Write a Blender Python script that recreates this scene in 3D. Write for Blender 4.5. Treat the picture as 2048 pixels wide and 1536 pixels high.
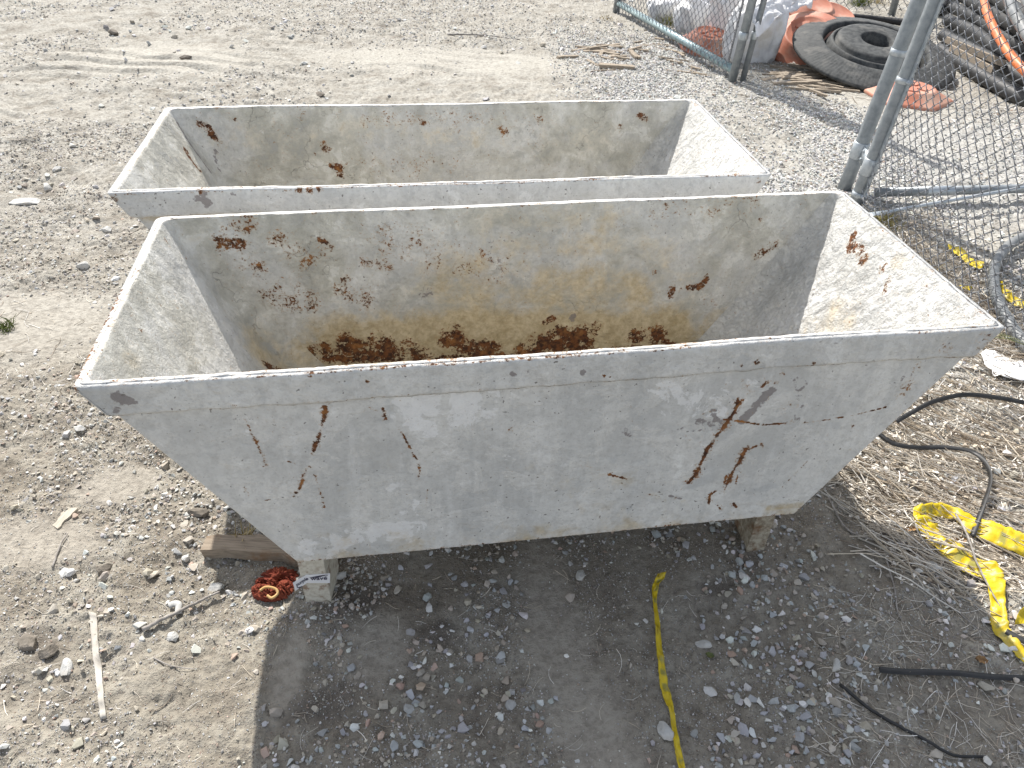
import bpy, bmesh, math, random
import numpy as np
from mathutils import Vector, Matrix

random.seed(7); RNG = np.random.default_rng(7)
scene = bpy.context.scene
for o in list(bpy.data.objects): bpy.data.objects.remove(o)
COL = scene.collection

# ------------------------------------------------------------------ camera
CAM_H, PITCH, ROLL, FPX = 1.6509182, 0.65756606, 0.03448056, 1524.5789
_f = np.array([0, math.cos(PITCH), -math.sin(PITCH)]); _u = np.array([0, math.sin(PITCH), math.cos(PITCH)]); _r = np.array([1.0, 0, 0])
CR = math.cos(ROLL)*_r + math.sin(ROLL)*_u; CU = -math.sin(ROLL)*_r + math.cos(ROLL)*_u; CF = _f
CO = np.array([0, 0, CAM_H])
cam = bpy.data.cameras.new('camera'); camo = bpy.data.objects.new('camera', cam); COL.objects.link(camo)
camo.matrix_world = Matrix(((CR[0], CU[0], -CF[0], 0), (CR[1], CU[1], -CF[1], 0), (CR[2], CU[2], -CF[2], CAM_H), (0, 0, 0, 1)))
cam.sensor_width = 36; cam.lens = FPX/2048*36; cam.clip_start = 0.02; cam.clip_end = 500
scene.camera = camo

# ------------------------------------------------------------------ light
SUN_AZ, SUN_EL = 0.461, 0.8443          # sun stands behind the tubs, a little to the left
tosun = Vector((-math.sin(SUN_AZ)*math.cos(SUN_EL), math.cos(SUN_AZ)*math.cos(SUN_EL), math.sin(SUN_EL)))
sl = bpy.data.lights.new('sun', 'SUN'); sl.energy = 4.6; sl.angle = math.radians(0.5); sl.color = (1.0, 0.955, 0.89)
so = bpy.data.objects.new('sun', sl); COL.objects.link(so); so.rotation_euler = tosun.to_track_quat('Z', 'Y').to_euler()
world = bpy.data.worlds.new('World'); scene.world = world; world.use_nodes = True
wn = world.node_tree.nodes; wl = world.node_tree.links
sky = wn.new('ShaderNodeTexSky'); sky.sky_type = 'NISHITA'; sky.sun_disc = False
sky.sun_elevation = SUN_EL; sky.sun_rotation = -SUN_AZ; sky.air_density = 1.0; sky.dust_density = 1.5; sky.ozone_density = 1.0
bg = wn['Background']; hs = wn.new('ShaderNodeHueSaturation'); hs.inputs['Saturation'].default_value = 0.42; wl.new(sky.outputs[0], hs.inputs['Color'])   # a hazy, less blue sky
wl.new(hs.outputs[0], bg.inputs[0]); bg.inputs[1].default_value = 0.15
scene.view_settings.view_transform = 'Standard'; scene.view_settings.look = 'None'
scene.view_settings.gamma = 1.0; scene.view_settings.use_curve_mapping = False
scene.view_settings.exposure = 0.62

# ------------------------------------------------------------------ helpers
def ray(u, v):
    d = CF + CR*(u-1024)/FPX - CU*(v-768)/FPX
    return d
def gp(u, v, z=0.0):
    d = ray(u, v); return CO + d*(z-CAM_H)/d[2]
def yplane(u, v, y):
    d = ray(u, v); return CO + d*(y/d[1])
def onplane(u, v, P, n):
    d = ray(u, v); t = np.dot(np.asarray(P)-CO, n)/np.dot(d, n); return CO + d*t

def _hash(ix, iy, seed):
    h = (ix.astype(np.int64)*374761393 + iy.astype(np.int64)*668265263 + seed*982451653) & 0x7fffffff
    h = ((h ^ (h >> 13))*1274126177) & 0x7fffffff
    return ((h ^ (h >> 16)) & 0xffff)/65535.0
def vnoise(x, y, seed=0):
    x = np.asarray(x, float); y = np.asarray(y, float)
    ix = np.floor(x); iy = np.floor(y); fx = x-ix; fy = y-iy
    fx = fx*fx*fx*(fx*(fx*6-15)+10); fy = fy*fy*fy*(fy*(fy*6-15)+10)
    ix = ix.astype(np.int64); iy = iy.astype(np.int64)
    a = _hash(ix, iy, seed); b = _hash(ix+1, iy, seed); c = _hash(ix, iy+1, seed); d = _hash(ix+1, iy+1, seed)
    return (a+(b-a)*fx)*(1-fy) + (c+(d-c)*fx)*fy - 0.5
def fbm(x, y, seed=0, octv=4, gain=0.5):
    s = 0; a = 1.0; f = 1.0; c, sn = 0.8, 0.6
    for i in range(octv):
        s = s + a*vnoise(x*f, y*f, seed+i*17); x, y = c*x-sn*y+3.1, sn*x+c*y-1.7
        a *= gain; f *= 2.0
    return s

def mk(name, V, F, mat=None, parent=None, smooth=True, attrs=None, colors=None):
    """one mesh object from numpy vertices and a list of face-index arrays"""
    V = np.asarray(V, np.float32).reshape(-1, 3)
    me = bpy.data.meshes.new(name)
    if isinstance(F, np.ndarray): F = [F]
    F = [np.asarray(f, np.int32) for f in F if len(f)]
    loops = np.concatenate([f.ravel() for f in F]); tot = np.concatenate([np.full(len(f), f.shape[1], np.int32) for f in F])
    start = np.concatenate([[0], np.cumsum(tot)[:-1]]).astype(np.int32)
    me.vertices.add(len(V)); me.vertices.foreach_set('co', V.ravel())
    me.loops.add(len(loops)); me.loops.foreach_set('vertex_index', loops)
    me.polygons.add(len(tot)); me.polygons.foreach_set('loop_start', start)
    me.polygons.foreach_set('use_smooth', np.full(len(tot), bool(smooth)))
    me.update(calc_edges=True); me.validate()
    for k, a in (attrs or {}).items():
        at = me.attributes.new(k, 'FLOAT', 'POINT'); at.data.foreach_set('value', np.asarray(a, np.float32).ravel())
    if colors is not None:
        at = me.attributes.new('tint', 'FLOAT_COLOR', 'POINT')
        c4 = np.ones((len(V), 4), np.float32); c4[:, :3] = colors; at.data.foreach_set('color', c4.ravel())
    if mat is not None: me.materials.append(mat)
    o = bpy.data.objects.new(name, me); COL.objects.link(o)
    if parent is not None: o.parent = parent
    return o
def tag(o, label=None, cat=None, group=None, kind=None):
    if label: o['label'] = label
    if cat: o['category'] = cat
    if group: o['group'] = group
    if kind: o['kind'] = kind
    return o
def empty(name, loc, rz, label, cat, group=None):
    o = bpy.data.objects.new(name, None); COL.objects.link(o); o.location = loc; o.rotation_euler = (0, 0, rz)
    o.empty_display_size = 0.05
    return tag(o, label, cat, group)

def smooth_path(P, n=8):
    P = [np.asarray(p, float) for p in P]
    if len(P) < 3: return np.array([P[0]+(P[-1]-P[0])*t for t in np.linspace(0, 1, n+1)])
    Q = [2*P[0]-P[1]]+P+[2*P[-1]-P[-2]]; out = []
    for i in range(1, len(Q)-2):
        a, b, c, d = Q[i-1:i+3]
        for t in np.linspace(0, 1, n, endpoint=False):
            out.append(0.5*((2*b)+(c-a)*t+(2*a-5*b+4*c-d)*t*t+(3*b-a-3*c+d)*t**3))
    out.append(P[-1]); return np.array(out)
def tube_vf(P, r, sides=10, caps=True, sx=1.0, base=0):
    P = np.asarray(P, float); n = len(P); T = np.gradient(P, axis=0); T /= np.linalg.norm(T, axis=1)[:, None]+1e-12
    up = np.array([0, 0, 1.0]) if abs(T[0][2]) < .9 else np.array([1.0, 0, 0])
    N = np.cross(up, T[0]); N /= np.linalg.norm(N); V = []
    r = np.broadcast_to(np.asarray(r, float), (n,))
    a = np.linspace(0, 2*np.pi, sides, endpoint=False)
    for i in range(n):
        N = N-T[i]*np.dot(N, T[i]); N /= np.linalg.norm(N)+1e-12; B = np.cross(T[i], N)
        V.append(P[i]+r[i]*(np.cos(a)[:, None]*N*sx+np.sin(a)[:, None]*B))
    V = np.concatenate(V); i = np.arange(n-1)[:, None]*sides; j = np.arange(sides)[None, :]; k = (j+1) % sides
    F = [np.stack([i+j, i+k, i+sides+k, i+sides+j], -1).reshape(-1, 4)+base]
    if caps: F += [(np.arange(sides)[::-1][None, :])+base, (np.arange(sides)+(n-1)*sides)[None, :]+base]
    return V, F
def tube(name, P, r, mat, parent=None, sides=10, sx=1.0):
    V, F = tube_vf(P, r, sides, True, sx); return mk(name, V, F, mat, parent)
def join_vf(parts):
    Vs, Fs, b = [], {}, 0
    for V, F in parts:
        Vs.append(V)
        for f in (F if isinstance(F, list) else [F]): Fs.setdefault(f.shape[1], []).append(f+b)
        b += len(V)
    return np.concatenate(Vs), [np.concatenate(v) for v in Fs.values()]
def box_vf(c, s, rz=0.0, jit=0.0, R=None, taper=1.0):
    h = np.asarray(s, float)/2
    V = np.array([[x, y, z] for z in (-1, 1) for y in (-1, 1) for x in (-1, 1)], float)*h
    V[4:, :2] *= taper
    if jit: V += RNG.normal(0, jit, V.shape)
    if R is None: cz, sz = math.cos(rz), math.sin(rz); R = np.array([[cz, -sz, 0], [sz, cz, 0], [0, 0, 1]])
    V = V@R.T+np.asarray(c)
    return V, [np.array([[0, 2, 3, 1], [4, 5, 7, 6], [0, 1, 5, 4], [2, 6, 7, 3], [0, 4, 6, 2], [1, 3, 7, 5]])]
def bevel(o, w, seg=2):
    m = o.modifiers.new('edge', 'BEVEL'); m.width = w; m.segments = seg; m.limit_method = 'ANGLE'; return o
def lathe_vf(prof, n=64, cx=0, cy=0):
    prof = np.asarray(prof, float); m = len(prof); a = np.linspace(0, 2*np.pi, n, endpoint=False)
    V = np.stack([np.outer(prof[:, 0], np.cos(a))+cx, np.outer(prof[:, 0], np.sin(a))+cy, np.repeat(prof[:, 1:2], n, 1)], -1).reshape(-1, 3)
    i = np.arange(m-1)[:, None]*n; j = np.arange(n)[None, :]; k = (j+1) % n
    return V, [np.stack([i+j, i+k, i+n+k, i+n+j], -1).reshape(-1, 4)]
def rot(rx=0, ry=0, rz=0): return np.array((Matrix.Rotation(rz, 3, 'Z') @ Matrix.Rotation(ry, 3, 'Y') @ Matrix.Rotation(rx, 3, 'X')))

# ------------------------------------------------------------------ node material helper
class Mat:
    def __init__(s, name):
        s.m = bpy.data.materials.new(name); s.m.use_nodes = True; s.t = s.m.node_tree; s.n = s.t.nodes; s.l = s.t.links
        s.b = s.n['Principled BSDF']; s._obj = None
    def new(s, t, **k):
        n = s.n.new(t)
        for a, v in k.items(): setattr(n, a, v)
        return n
    def put(s, sock, v):
        if hasattr(v, 'is_output'): s.l.new(v, sock)
        else: sock.default_value = v if not isinstance(v, tuple) or len(v) != 3 or sock.type != 'RGBA' else (*v, 1)
    def obj(s, scale=(1, 1, 1), off=(0, 0, 0)):
        if s._obj is None: s._obj = s.new('ShaderNodeTexCoord').outputs['Object']
        m = s.new('ShaderNodeMapping'); s.l.new(s._obj, m.inputs[0]); m.inputs['Scale'].default_value = scale; m.inputs['Location'].default_value = off
        return m.outputs[0]
    def noise(s, vec, scale, detail=4, rough=.5, dist=0.0):
        n = s.new('ShaderNodeTexNoise'); s.l.new(vec, n.inputs['Vector']); n.inputs['Scale'].default_value = scale
        n.inputs['Detail'].default_value = detail; n.inputs['Roughness'].default_value = rough; n.inputs['Distortion'].default_value = dist
        return n.outputs['Fac']
    def voro(s, vec, scale, feature='F1', out='Distance', rnd=1.0):
        n = s.new('ShaderNodeTexVoronoi', feature=feature); s.l.new(vec, n.inputs['Vector']); n.inputs['Scale'].default_value = scale
        n.inputs['Randomness'].default_value = rnd
        return n.outputs[out]
    def math(s, op, a, b=0.0, c=None, clamp=False):
        n = s.new('ShaderNodeMath', operation=op, use_clamp=clamp); s.put(n.inputs[0], a); s.put(n.inputs[1], b)
        if c is not None: s.put(n.inputs[2], c)
        return n.outputs[0]
    def ramp(s, v, a, b, lo=0.0, hi=1.0):
        n = s.new('ShaderNodeMapRange', interpolation_type='SMOOTHSTEP'); s.put(n.inputs[0], v)
        for i, x in zip((1, 2, 3, 4), (a, b, lo, hi)): n.inputs[i].default_value = x
        return n.outputs[0]
    def mix(s, f, a, b, mode='MIX'):
        n = s.new('ShaderNodeMix', data_type='RGBA', blend_type=mode); s.put(n.inputs[0], f); s.put(n.inputs[6], a); s.put(n.inputs[7], b)
        return n.outputs[2]
    def attr(s, name, out='Fac'):
        n = s.new('ShaderNodeAttribute', attribute_name=name); return n.outputs[out]
    def bump(s, h, dist, strength=1.0, prev=None):
        n = s.new('ShaderNodeBump'); s.put(n.inputs['Height'], h); n.inputs['Distance'].default_value = dist; n.inputs['Strength'].default_value = strength
        if prev is not None: s.l.new(prev, n.inputs['Normal'])
        return n.outputs[0]
    def fin(s, color, rough=.7, normal=None, metal=0.0, spec=.5):
        s.put(s.b.inputs['Base Color'], color); s.put(s.b.inputs['Roughness'], rough); s.put(s.b.inputs['Metallic'], metal)
        s.b.inputs['Specular IOR Level'].default_value = spec
        if normal is not None: s.l.new(normal, s.b.inputs['Normal'])
        return s.m

# ------------------------------------------------------------------ materials
def mat_ground():
    m = Mat('dry_dirt'); p = m.obj()
    n1 = m.noise(p, .9, 5, .55); n2 = m.noise(p, 6, 6, .6); n3 = m.noise(p, 45, 5, .65)
    c = m.mix(m.ramp(n1, .38, .62), (.250, .222, .178), (.300, .274, .226))
    c = m.mix(m.ramp(n2, .42, .66), c, (.345, .322, .272))
    c = m.mix(m.math('MULTIPLY', m.attr('pale'), .85), c, m.mix(m.ramp(n2, .35, .65), (.365, .345, .300), (.46, .445, .40)))
    c = m.mix(m.ramp(n2, .30, .44, .55, 0), c, (.175, .150, .122))
    g = m.attr('grav'); c = m.mix(m.math('MULTIPLY', g, .8), c, (.49, .485, .46))
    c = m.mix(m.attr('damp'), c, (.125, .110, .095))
    c = m.mix(m.math('MULTIPLY', m.attr('dust'), .8), c, m.mix(m.attr('pale'), (.375, .345, .295), (.44, .42, .37)))
    col = m.new('ShaderNodeTexVoronoi'); m.l.new(p, col.inputs['Vector']); col.inputs['Scale'].default_value = 190
    hsv = m.new('ShaderNodeSeparateColor'); m.l.new(col.outputs['Color'], hsv.inputs[0])
    grit = m.math('MULTIPLY', m.ramp(col.outputs['Distance'], .45, .25), m.ramp(hsv.outputs[0], .55, .7))
    grit = m.math('MULTIPLY', grit, m.math('SUBTRACT', 1.0, m.attr('dust'), clamp=True))
    gcol = m.mix(hsv.outputs[1], (.50, .49, .47), (.36, .27, .21))
    c = m.mix(m.math('MULTIPLY', grit, .75), c, gcol)
    c = m.mix(m.ramp(n3, .3, .62, .5, 0), c, (.13, .112, .092))
    h = m.math('ADD', m.math('MULTIPLY', n3, .9), m.math('MULTIPLY', grit, .35))
    nn = m.bump(h, .014, .9); nn = m.bump(m.noise(p, 260, 3, .6), .002, .7, nn)
    return m.fin(c, .95, nn, spec=.2)
def mat_tint(name, rough=.9, scale=120, amt=.25, bump=.0012, spec=.25):
    m = Mat(name); p = m.obj(); t = m.attr('tint', 'Color'); n = m.noise(p, scale, 4, .6)
    c = m.mix(m.ramp(n, .3, .7, amt, 0), t, m.mix(1.0, t, (.62, .60, .57), 'MULTIPLY'))
    return m.fin(c, rough, m.bump(n, bump, .8), spec=spec)
def mat_coat(name, off):
    m = Mat(name); p = m.obj((1, 1, 1), off)
    n1 = m.noise(p, 2.6, 5, .6, .3); n2 = m.noise(p, 9, 7, .62, .4); n3 = m.noise(p, 48, 6, .65); n4 = m.noise(p, 150, 4, .6)
    st = m.noise(m.obj((26, 26, 2.2), off), 1.0, 5, .6)
    c = m.mix(m.ramp(n1, .36, .64), (.525, .527, .515), (.705, .702, .678))
    c = m.mix(m.ramp(n2, .50, .525, 0, .62), c, (.69, .68, .65))
    c = m.mix(m.ramp(n2, .62, .635, 0, .55), c, (.82, .82, .80))
    c = m.mix(m.ramp(n2, .40, .33, 0, .55), c, (.47, .485, .49))
    c = m.mix(m.ramp(st, .54, .70, 0, .42), c, (.78, .78, .77)); c = m.mix(m.ramp(st, .46, .32, 0, .35), c, (.44, .45, .45))
    c = m.mix(m.ramp(n3, .30, .60, .36, 0), c, (.38, .375, .36))
    c = m.mix(m.ramp(n4, .30, .50, .25, 0), c, (.30, .295, .28))
    pit = m.noise(p, 95, 2, .5); c = m.mix(m.ramp(pit, .705, .73, 0, .8), c, (.13, .12, .11)); big = m.noise(p, 4.2, 6, .62, .5); c = m.mix(m.ramp(big, .54, .70, 0, .45), c, (.50, .495, .47))
    ins = m.attr('inside'); big2 = m.noise(p, 3.6, 9, .66, .6); big3 = m.noise(p, 13, 8, .7, .3)
    c = m.mix(m.math('MULTIPLY', ins, m.ramp(big2, .40, .58, .18, .80)), c, m.mix(m.ramp(big3, .36, .62), (.34, .325, .27), (.565, .545, .47)))
    c = m.mix(m.math('MULTIPLY', ins, m.ramp(big3, .56, .60, 0, .5)), c, (.73, .72, .68))
    c = m.mix(m.math('MULTIPLY', ins, m.ramp(big3, .41, .37, 0, .6)), c, (.40, .40, .38))
    fk = m.attr('flake'); c = m.mix(m.ramp(m.math('ADD', fk, m.math('MULTIPLY', m.math('SUBTRACT', m.noise(p, 17, 8, .66, .5), .5), 2.6)), .50, .60, 0, .55), c, (.84, .84, .84))
    vn = m.new('ShaderNodeVectorMath', operation='ADD'); nz = m.new('ShaderNodeTexNoise'); m.l.new(p, nz.inputs['Vector']); nz.inputs['Scale'].default_value = 14; nz.inputs['Detail'].default_value = 6
    sc_ = m.new('ShaderNodeVectorMath', operation='SCALE'); m.l.new(nz.outputs['Color'], sc_.inputs[0]); sc_.inputs['Scale'].default_value = .16
    m.l.new(p, vn.inputs[0]); m.l.new(sc_.outputs[0], vn.inputs[1])
    crack = m.math('MULTIPLY', m.ramp(m.voro(vn.outputs[0], 5.2, 'DISTANCE_TO_EDGE'), .010, .0), m.ramp(big2, .50, .62)); crack = m.math('MULTIPLY', crack, m.math('MULTIPLY_ADD', ins, .85, .12)); c = m.mix(m.math('MULTIPLY', crack, .7), c, (.20, .19, .17))
    # mortar and rust-water stain
    sa = m.attr('stain'); sn = m.math('ADD', sa, m.math('MULTIPLY', m.math('SUBTRACT', big3, .5), 1.9))
    c = m.mix(m.ramp(sn, .20, .90, 0, .80), c, m.mix(m.ramp(n3, .3, .7), (.37, .27, .12), (.62, .50, .30)))
    # grey scuffs, plus the shade line painted under the rim band
    sc = m.attr('scuff_shade'); f = m.math('ADD', sc, m.math('MULTIPLY', m.math('SUBTRACT', n3, .5), 1.9))
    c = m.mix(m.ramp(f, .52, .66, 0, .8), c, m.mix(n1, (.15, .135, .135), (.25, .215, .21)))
    # rust
    nr = m.noise(p, 135, 6, .70, .3); nr2 = m.noise(p, 22, 4, .6)
    rr = m.attr('rust'); nmix = m.math('ADD', m.math('MULTIPLY', m.math('SUBTRACT', nr, .5), 2.8), m.math('MULTIPLY', m.math('SUBTRACT', nr2, .5), .95))
    f = m.math('ADD', m.math('MULTIPLY_ADD', rr, 1.62, -.50), nmix); rm = m.ramp(f, .56, .63)
    halo = m.ramp(f, .30, .54, 0, .45)
    c = m.mix(m.math('MULTIPLY', halo, m.ramp(rr, .12, .4)), c, (.47, .30, .15))
    rc = m.mix(m.ramp(m.noise(p, 85, 4, .6), .36, .66), (.050, .022, .012), (.185, .068, .022))
    rc = m.mix(m.ramp(nr2, .52, .72), rc, (.33, .145, .045))
    c = m.mix(rm, c, rc)
    # relief: flaked mortar plus grain
    fl = m.ramp(n2, .52, .56); fl2 = m.ramp(m.noise(p, 40, 7, .68, .2), .42, .60)
    k = m.attr('crust')
    h = m.math('ADD', m.math('MULTIPLY', fl, .25), m.math('MULTIPLY', n3, m.math('ADD', m.math('MULTIPLY', k, 2.2), .5)))
    h = m.math('ADD', h, m.math('MULTIPLY', m.math('MULTIPLY', fl2, k), 1.1)); h = m.math('SUBTRACT', h, m.math('ADD', m.math('MULTIPLY', rm, .35), m.math('MULTIPLY', crack, .6)))
    nn = m.bump(h, .0042, .7); nn = m.bump(n4, .0010, .7, nn)
    rough = m.math('ADD', m.ramp(n2, .4, .62, .46, .66), m.math('MULTIPLY', rm, .3))
    return m.fin(c, rough, nn, spec=.42)
def mat_simple(name, ca, cb, scale=20, rough=.6, metal=0.0, bump=.001, spec=.5, stretch=(1, 1, 1), lo=.35, hi=.65, dirt=None):
    m = Mat(name); p = m.obj(stretch); n = m.noise(p, scale, 6, .6); c = m.mix(m.ramp(n, lo, hi), ca, cb)
    if dirt:
        d = m.noise(m.obj(), scale*.35, 5, .65); c = m.mix(m.ramp(d, .5, .68, 0, .75), c, dirt)
    return m.fin(c, m.ramp(n, .3, .7, max(rough-.08, 0), min(rough+.08, 1)), m.bump(n, bump, .7), metal, spec)
M = {}
M['ground'] = mat_ground()
M['stone'] = mat_tint('limestone_chips')
M['straw'] = mat_tint('dry_stalks', .85, 60, .35, .0006)
M['coat'] = mat_coat('mortar_coated_steel', (0, 0, 0)); M['coat_b'] = mat_coat('mortar_coated_steel_worn', (7.3, 2.1, 4.4))
M['galv'] = mat_simple('galvanised_pipe', (.20, .225, .245), (.33, .355, .37), 26, .5, .5, .0003, lo=.25, hi=.75)
M['galv_teal'] = mat_simple('weathered_blue_grey_pipe', (.20, .29, .31), (.36, .44, .45), 30, .42, .45, .0004)
M['wire'] = mat_simple('galvanised_wire', (.15, .155, .165), (.27, .28, .30), 60, .45, .5, .0002)
M['fitting'] = mat_simple('pressed_steel_fitting', (.34, .38, .41), (.48, .51, .53), 25, .42, .55, .0004)
M['orange'] = mat_simple('faded_orange_plastic', (.42, .155, .095), (.50, .225, .155), 9, .55, 0, .0008, .4, dirt=(.48, .36, .28))
M['orange_pipe'] = mat_simple('orange_conduit', (.55, .13, .035), (.62, .19, .06), 12, .42)
M['rubber'] = mat_simple('dusty_black_rubber', (.034, .037, .038), (.085, .088, .087), 26, .75, 0, .002, .3, dirt=(.13, .127, .118))
M['hose'] = mat_simple('black_hose', (.008, .0085, .0095), (.018, .019, .021), 14, .6, 0, .0006)
M['hose_grey'] = mat_simple('dusty_grey_hose', (.10, .11, .115), (.19, .195, .195), 10, .45, 0, .0006)
M['sack'] = mat_simple('white_woven_sack', (.66, .66, .67), (.80, .80, .80), 8, .6, 0, .004, .3, dirt=(.56, .52, .46))
M['wood'] = mat_simple('weathered_wood', (.20, .165, .125), (.40, .34, .27), 30, .85, 0, .002, .2, (.6, 9, 9))
M['wood_tan'] = mat_simple('brown_timber', (.205, .165, .125), (.32, .265, .205), 22, .8, 0, .002, .2, (.8, 9, 9), dirt=(.20, .105, .045))
M['strap'] = mat_simple('black_strapping', (.012, .012, .012), (.028, .028, .028), 18, .5, 0, .0004)
M['paper'] = mat_simple('white_paper', (.80, .80, .80), (.86, .86, .85), 8, .6, 0, .001)
M['grass'] = mat_simple('green_blades', (.085, .115, .030), (.20, .20, .07), 30, .7, 0, .0003)
M['twig'] = mat_simple('grey_twig', (.20, .18, .16), (.36, .335, .31), 50, .85, 0, .001)
M['rag'] = mat_simple('red_brown_rag', (.15, .030, .018), (.26, .070, .040), 40, .9, 0, .003, .2)
M['rag_tan'] = mat_simple('tan_band', (.50, .30, .11), (.60, .40, .18), 40, .8, 0, .001)
M['clod'] = mat_simple('dark_clod', (.13, .115, .095), (.22, .195, .165), 30, .95, 0, .004, .2)
M['rock'] = mat_simple('pale_rock', (.40, .40, .385), (.56, .55, .52), 16, .9, 0, .003, .25, dirt=(.40, .36, .30))
M['leaf'] = mat_simple('dry_brown_leaf', (.20, .11, .045), (.33, .20, .09), 60, .8, 0, .001)
M['ink'] = mat_simple('dark_ink', (.025, .02, .05), (.03, .025, .06), 10, .5, 0, 0)
M['sticker'] = mat_simple('sticker_white', (.74, .74, .76), (.80, .80, .82), 10, .45, 0, 0)
def mat_tape():
    m = Mat('yellow_warning_tape'); p = m.obj(); n = m.noise(p, 40, 4, .6)
    c = m.mix(m.ramp(n, .3, .7), (.53, .385, .008), (.66, .50, .015))
    c = m.mix(m.math('MULTIPLY', m.attr('print'), m.ramp(m.noise(p, 55, 3, .5), .34, .42)), c, (.30, .27, .06))
    c = m.mix(m.ramp(m.noise(p, 22, 6, .7), .50, .72, 0, .55), c, (.42, .345, .13))
    return m.fin(c, .4, m.bump(m.noise(p, 45, 4, .6), .0022, .5), spec=.4)
M['tape'] = mat_tape()
M['leg_brown'] = mat_simple('crusted_brown_leg', (.23, .19, .14), (.43, .39, .31), 70, .85, 0, .003, .2, dirt=(.16, .075, .03))
M['leg_cream'] = mat_simple('rusty_cream_leg', (.47, .43, .35), (.60, .57, .49), 95, .7, 0, .002, .3, lo=.3, hi=.6, dirt=(.17, .075, .03))

# ------------------------------------------------------------------ ground
def ell(x, y, c, rx, ry, ang=0.0):
    dx = x-c[0]; dy = y-c[1]; ca, sa = math.cos(ang), math.sin(ang)
    a = (dx*ca+dy*sa)/rx; b = (-dx*sa+dy*ca)/ry
    return np.clip(1.35-np.sqrt(a*a+b*b)*1.0, 0, 1)
SMOOTH = [(gp(1088, 1150), .060, .18, .12), (gp(1115, 1290), .085, .17, .14), (gp(1170, 1420), .095, .15, .14), (gp(1215, 1530), .09, .10, 0), (gp(760, 1300), .07, .09, 0), (gp(580, 1330), .035, .13, 0),
          (gp(60, 640), .35, .25, 0), (gp(330, 120), .7, .4, 0), (gp(90, 1090), .16, .09, 0), (gp(230, 980), .12, .08, .3), (gp(900, 120), 1.0, .35, 0), (gp(1700, 190), .7, .25, -.6), (gp(1900, 480), .25, .25, 0)]
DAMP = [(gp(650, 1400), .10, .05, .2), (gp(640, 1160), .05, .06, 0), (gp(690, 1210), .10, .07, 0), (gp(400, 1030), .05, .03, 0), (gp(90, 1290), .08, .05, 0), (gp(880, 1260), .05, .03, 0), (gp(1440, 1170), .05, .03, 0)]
def smoothmask(x, y):
    s = np.zeros_like(x)
    w = fbm(x*9, y*9, 77, 3)*.35
    for c, rx, ry, a in SMOOTH: s = np.maximum(s, np.clip(ell(x, y, c, rx, ry, a)*1.6+w*(ell(x, y, c, rx, ry, a) > 0), 0, 1))
    return s
def gravmask(x, y):
    e = np.clip((x-(.30-.05*(y-3)))*2.2, 0, 1)*np.clip((y-1.6)*1.2, 0, 1)
    far = np.clip((7.6-y-.0*x)*1.0, 0, 1)
    n = fbm(x*1.3, y*1.3, 5, 3)
    r = e*far*np.clip(.85+n*1.1, 0, 1)
    r = r*np.clip(1-np.clip((x-1.35)*1.3, 0, 1)*np.clip((y-5.0)*1.3, 0, 1), 0, 1)
    return r
def footflat(x, y):
    a = np.zeros_like(x)
    for c in ((.065, 1.55), (-.22, 2.35)): a = np.maximum(a, ell(x, y, c, .72, .34, .17))
    return np.clip(a*1.5, 0, 1)
def gh(x, y):
    x = np.asarray(x, float); y = np.asarray(y, float)
    sm = smoothmask(x, y); k = 1-.85*sm
    h = .030*fbm(x*.8, y*.8, 1, 3) + .020*fbm(x*3.2, y*3.2, 2, 3)*k + .017*fbm(x*11, y*11, 3, 4)*k - .016*np.abs(fbm(x*20, y*20, 4, 4))*k + .009*np.abs(fbm(x*47, y*47, 14, 3))*k*np.clip(.9+2*fbm(x*4, y*4, 15, 2), .3, 1.6) + .0032*fbm(x*105, y*105, 6, 2)*k
    c = gp(300, 170); rip = ell(x, y, c, 1.6, 1.6)
    c2 = gp(760, 110); rip = np.maximum(rip, ell(x, y, c2, 1.1, .9)*.7)
    wv = (y+.16*x)*29+7.0*fbm(x*1.3, y*1.3, 9, 4)
    h = h+.018*np.clip(rip*1.4, 0, 1)*(np.sin(wv)*.5+.35*np.sin(wv*2+1))*np.clip(.5+2.6*fbm(x*1.5, y*1.5, 11, 3), 0, 1.5)
    f = footflat(x, y); return h*(1-f*.85)
def axis(a, b, fine, grow, near, far):
    mid = np.arange(a, b+1e-6, fine)
    def side(x, sg):
        st = fine; out = []
        while abs(x) < far: st *= grow if abs(x) < near else 1.08; x += sg*st; out.append(x)
        return out
    return np.concatenate([np.array(side(mid[0], -1)[::-1]), mid, np.array(side(mid[-1], 1))])
xs = axis(-1.7, 2.3, .0075, 1.006, 6.0, 80); ys = axis(.5, 2.6, .0075, 1.0045, 10.5, 90); ys = ys[ys > -3]
X, Y = np.meshgrid(xs, ys); Z = gh(X, Y)
nx, ny = len(xs), len(ys); i = np.arange(ny-1)[:, None]*nx; j = np.arange(nx-1)[None, :]
Fq = np.stack([i+j, i+j+1, i+nx+j+1, i+nx+j], -1).reshape(-1, 4)
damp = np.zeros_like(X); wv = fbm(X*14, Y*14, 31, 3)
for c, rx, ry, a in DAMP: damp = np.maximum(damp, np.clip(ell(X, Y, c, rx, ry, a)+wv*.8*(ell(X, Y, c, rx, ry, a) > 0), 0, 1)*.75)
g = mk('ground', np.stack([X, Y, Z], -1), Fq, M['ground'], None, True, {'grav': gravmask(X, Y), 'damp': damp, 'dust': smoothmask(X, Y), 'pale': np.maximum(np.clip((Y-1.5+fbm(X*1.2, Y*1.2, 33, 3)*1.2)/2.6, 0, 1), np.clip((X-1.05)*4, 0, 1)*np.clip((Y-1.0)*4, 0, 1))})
tag(g, 'dry dusty dirt yard with embedded stones', 'ground', kind='structure')
def zg(x, y): return float(gh(np.array([x]), np.array([y]))[0])

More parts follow.
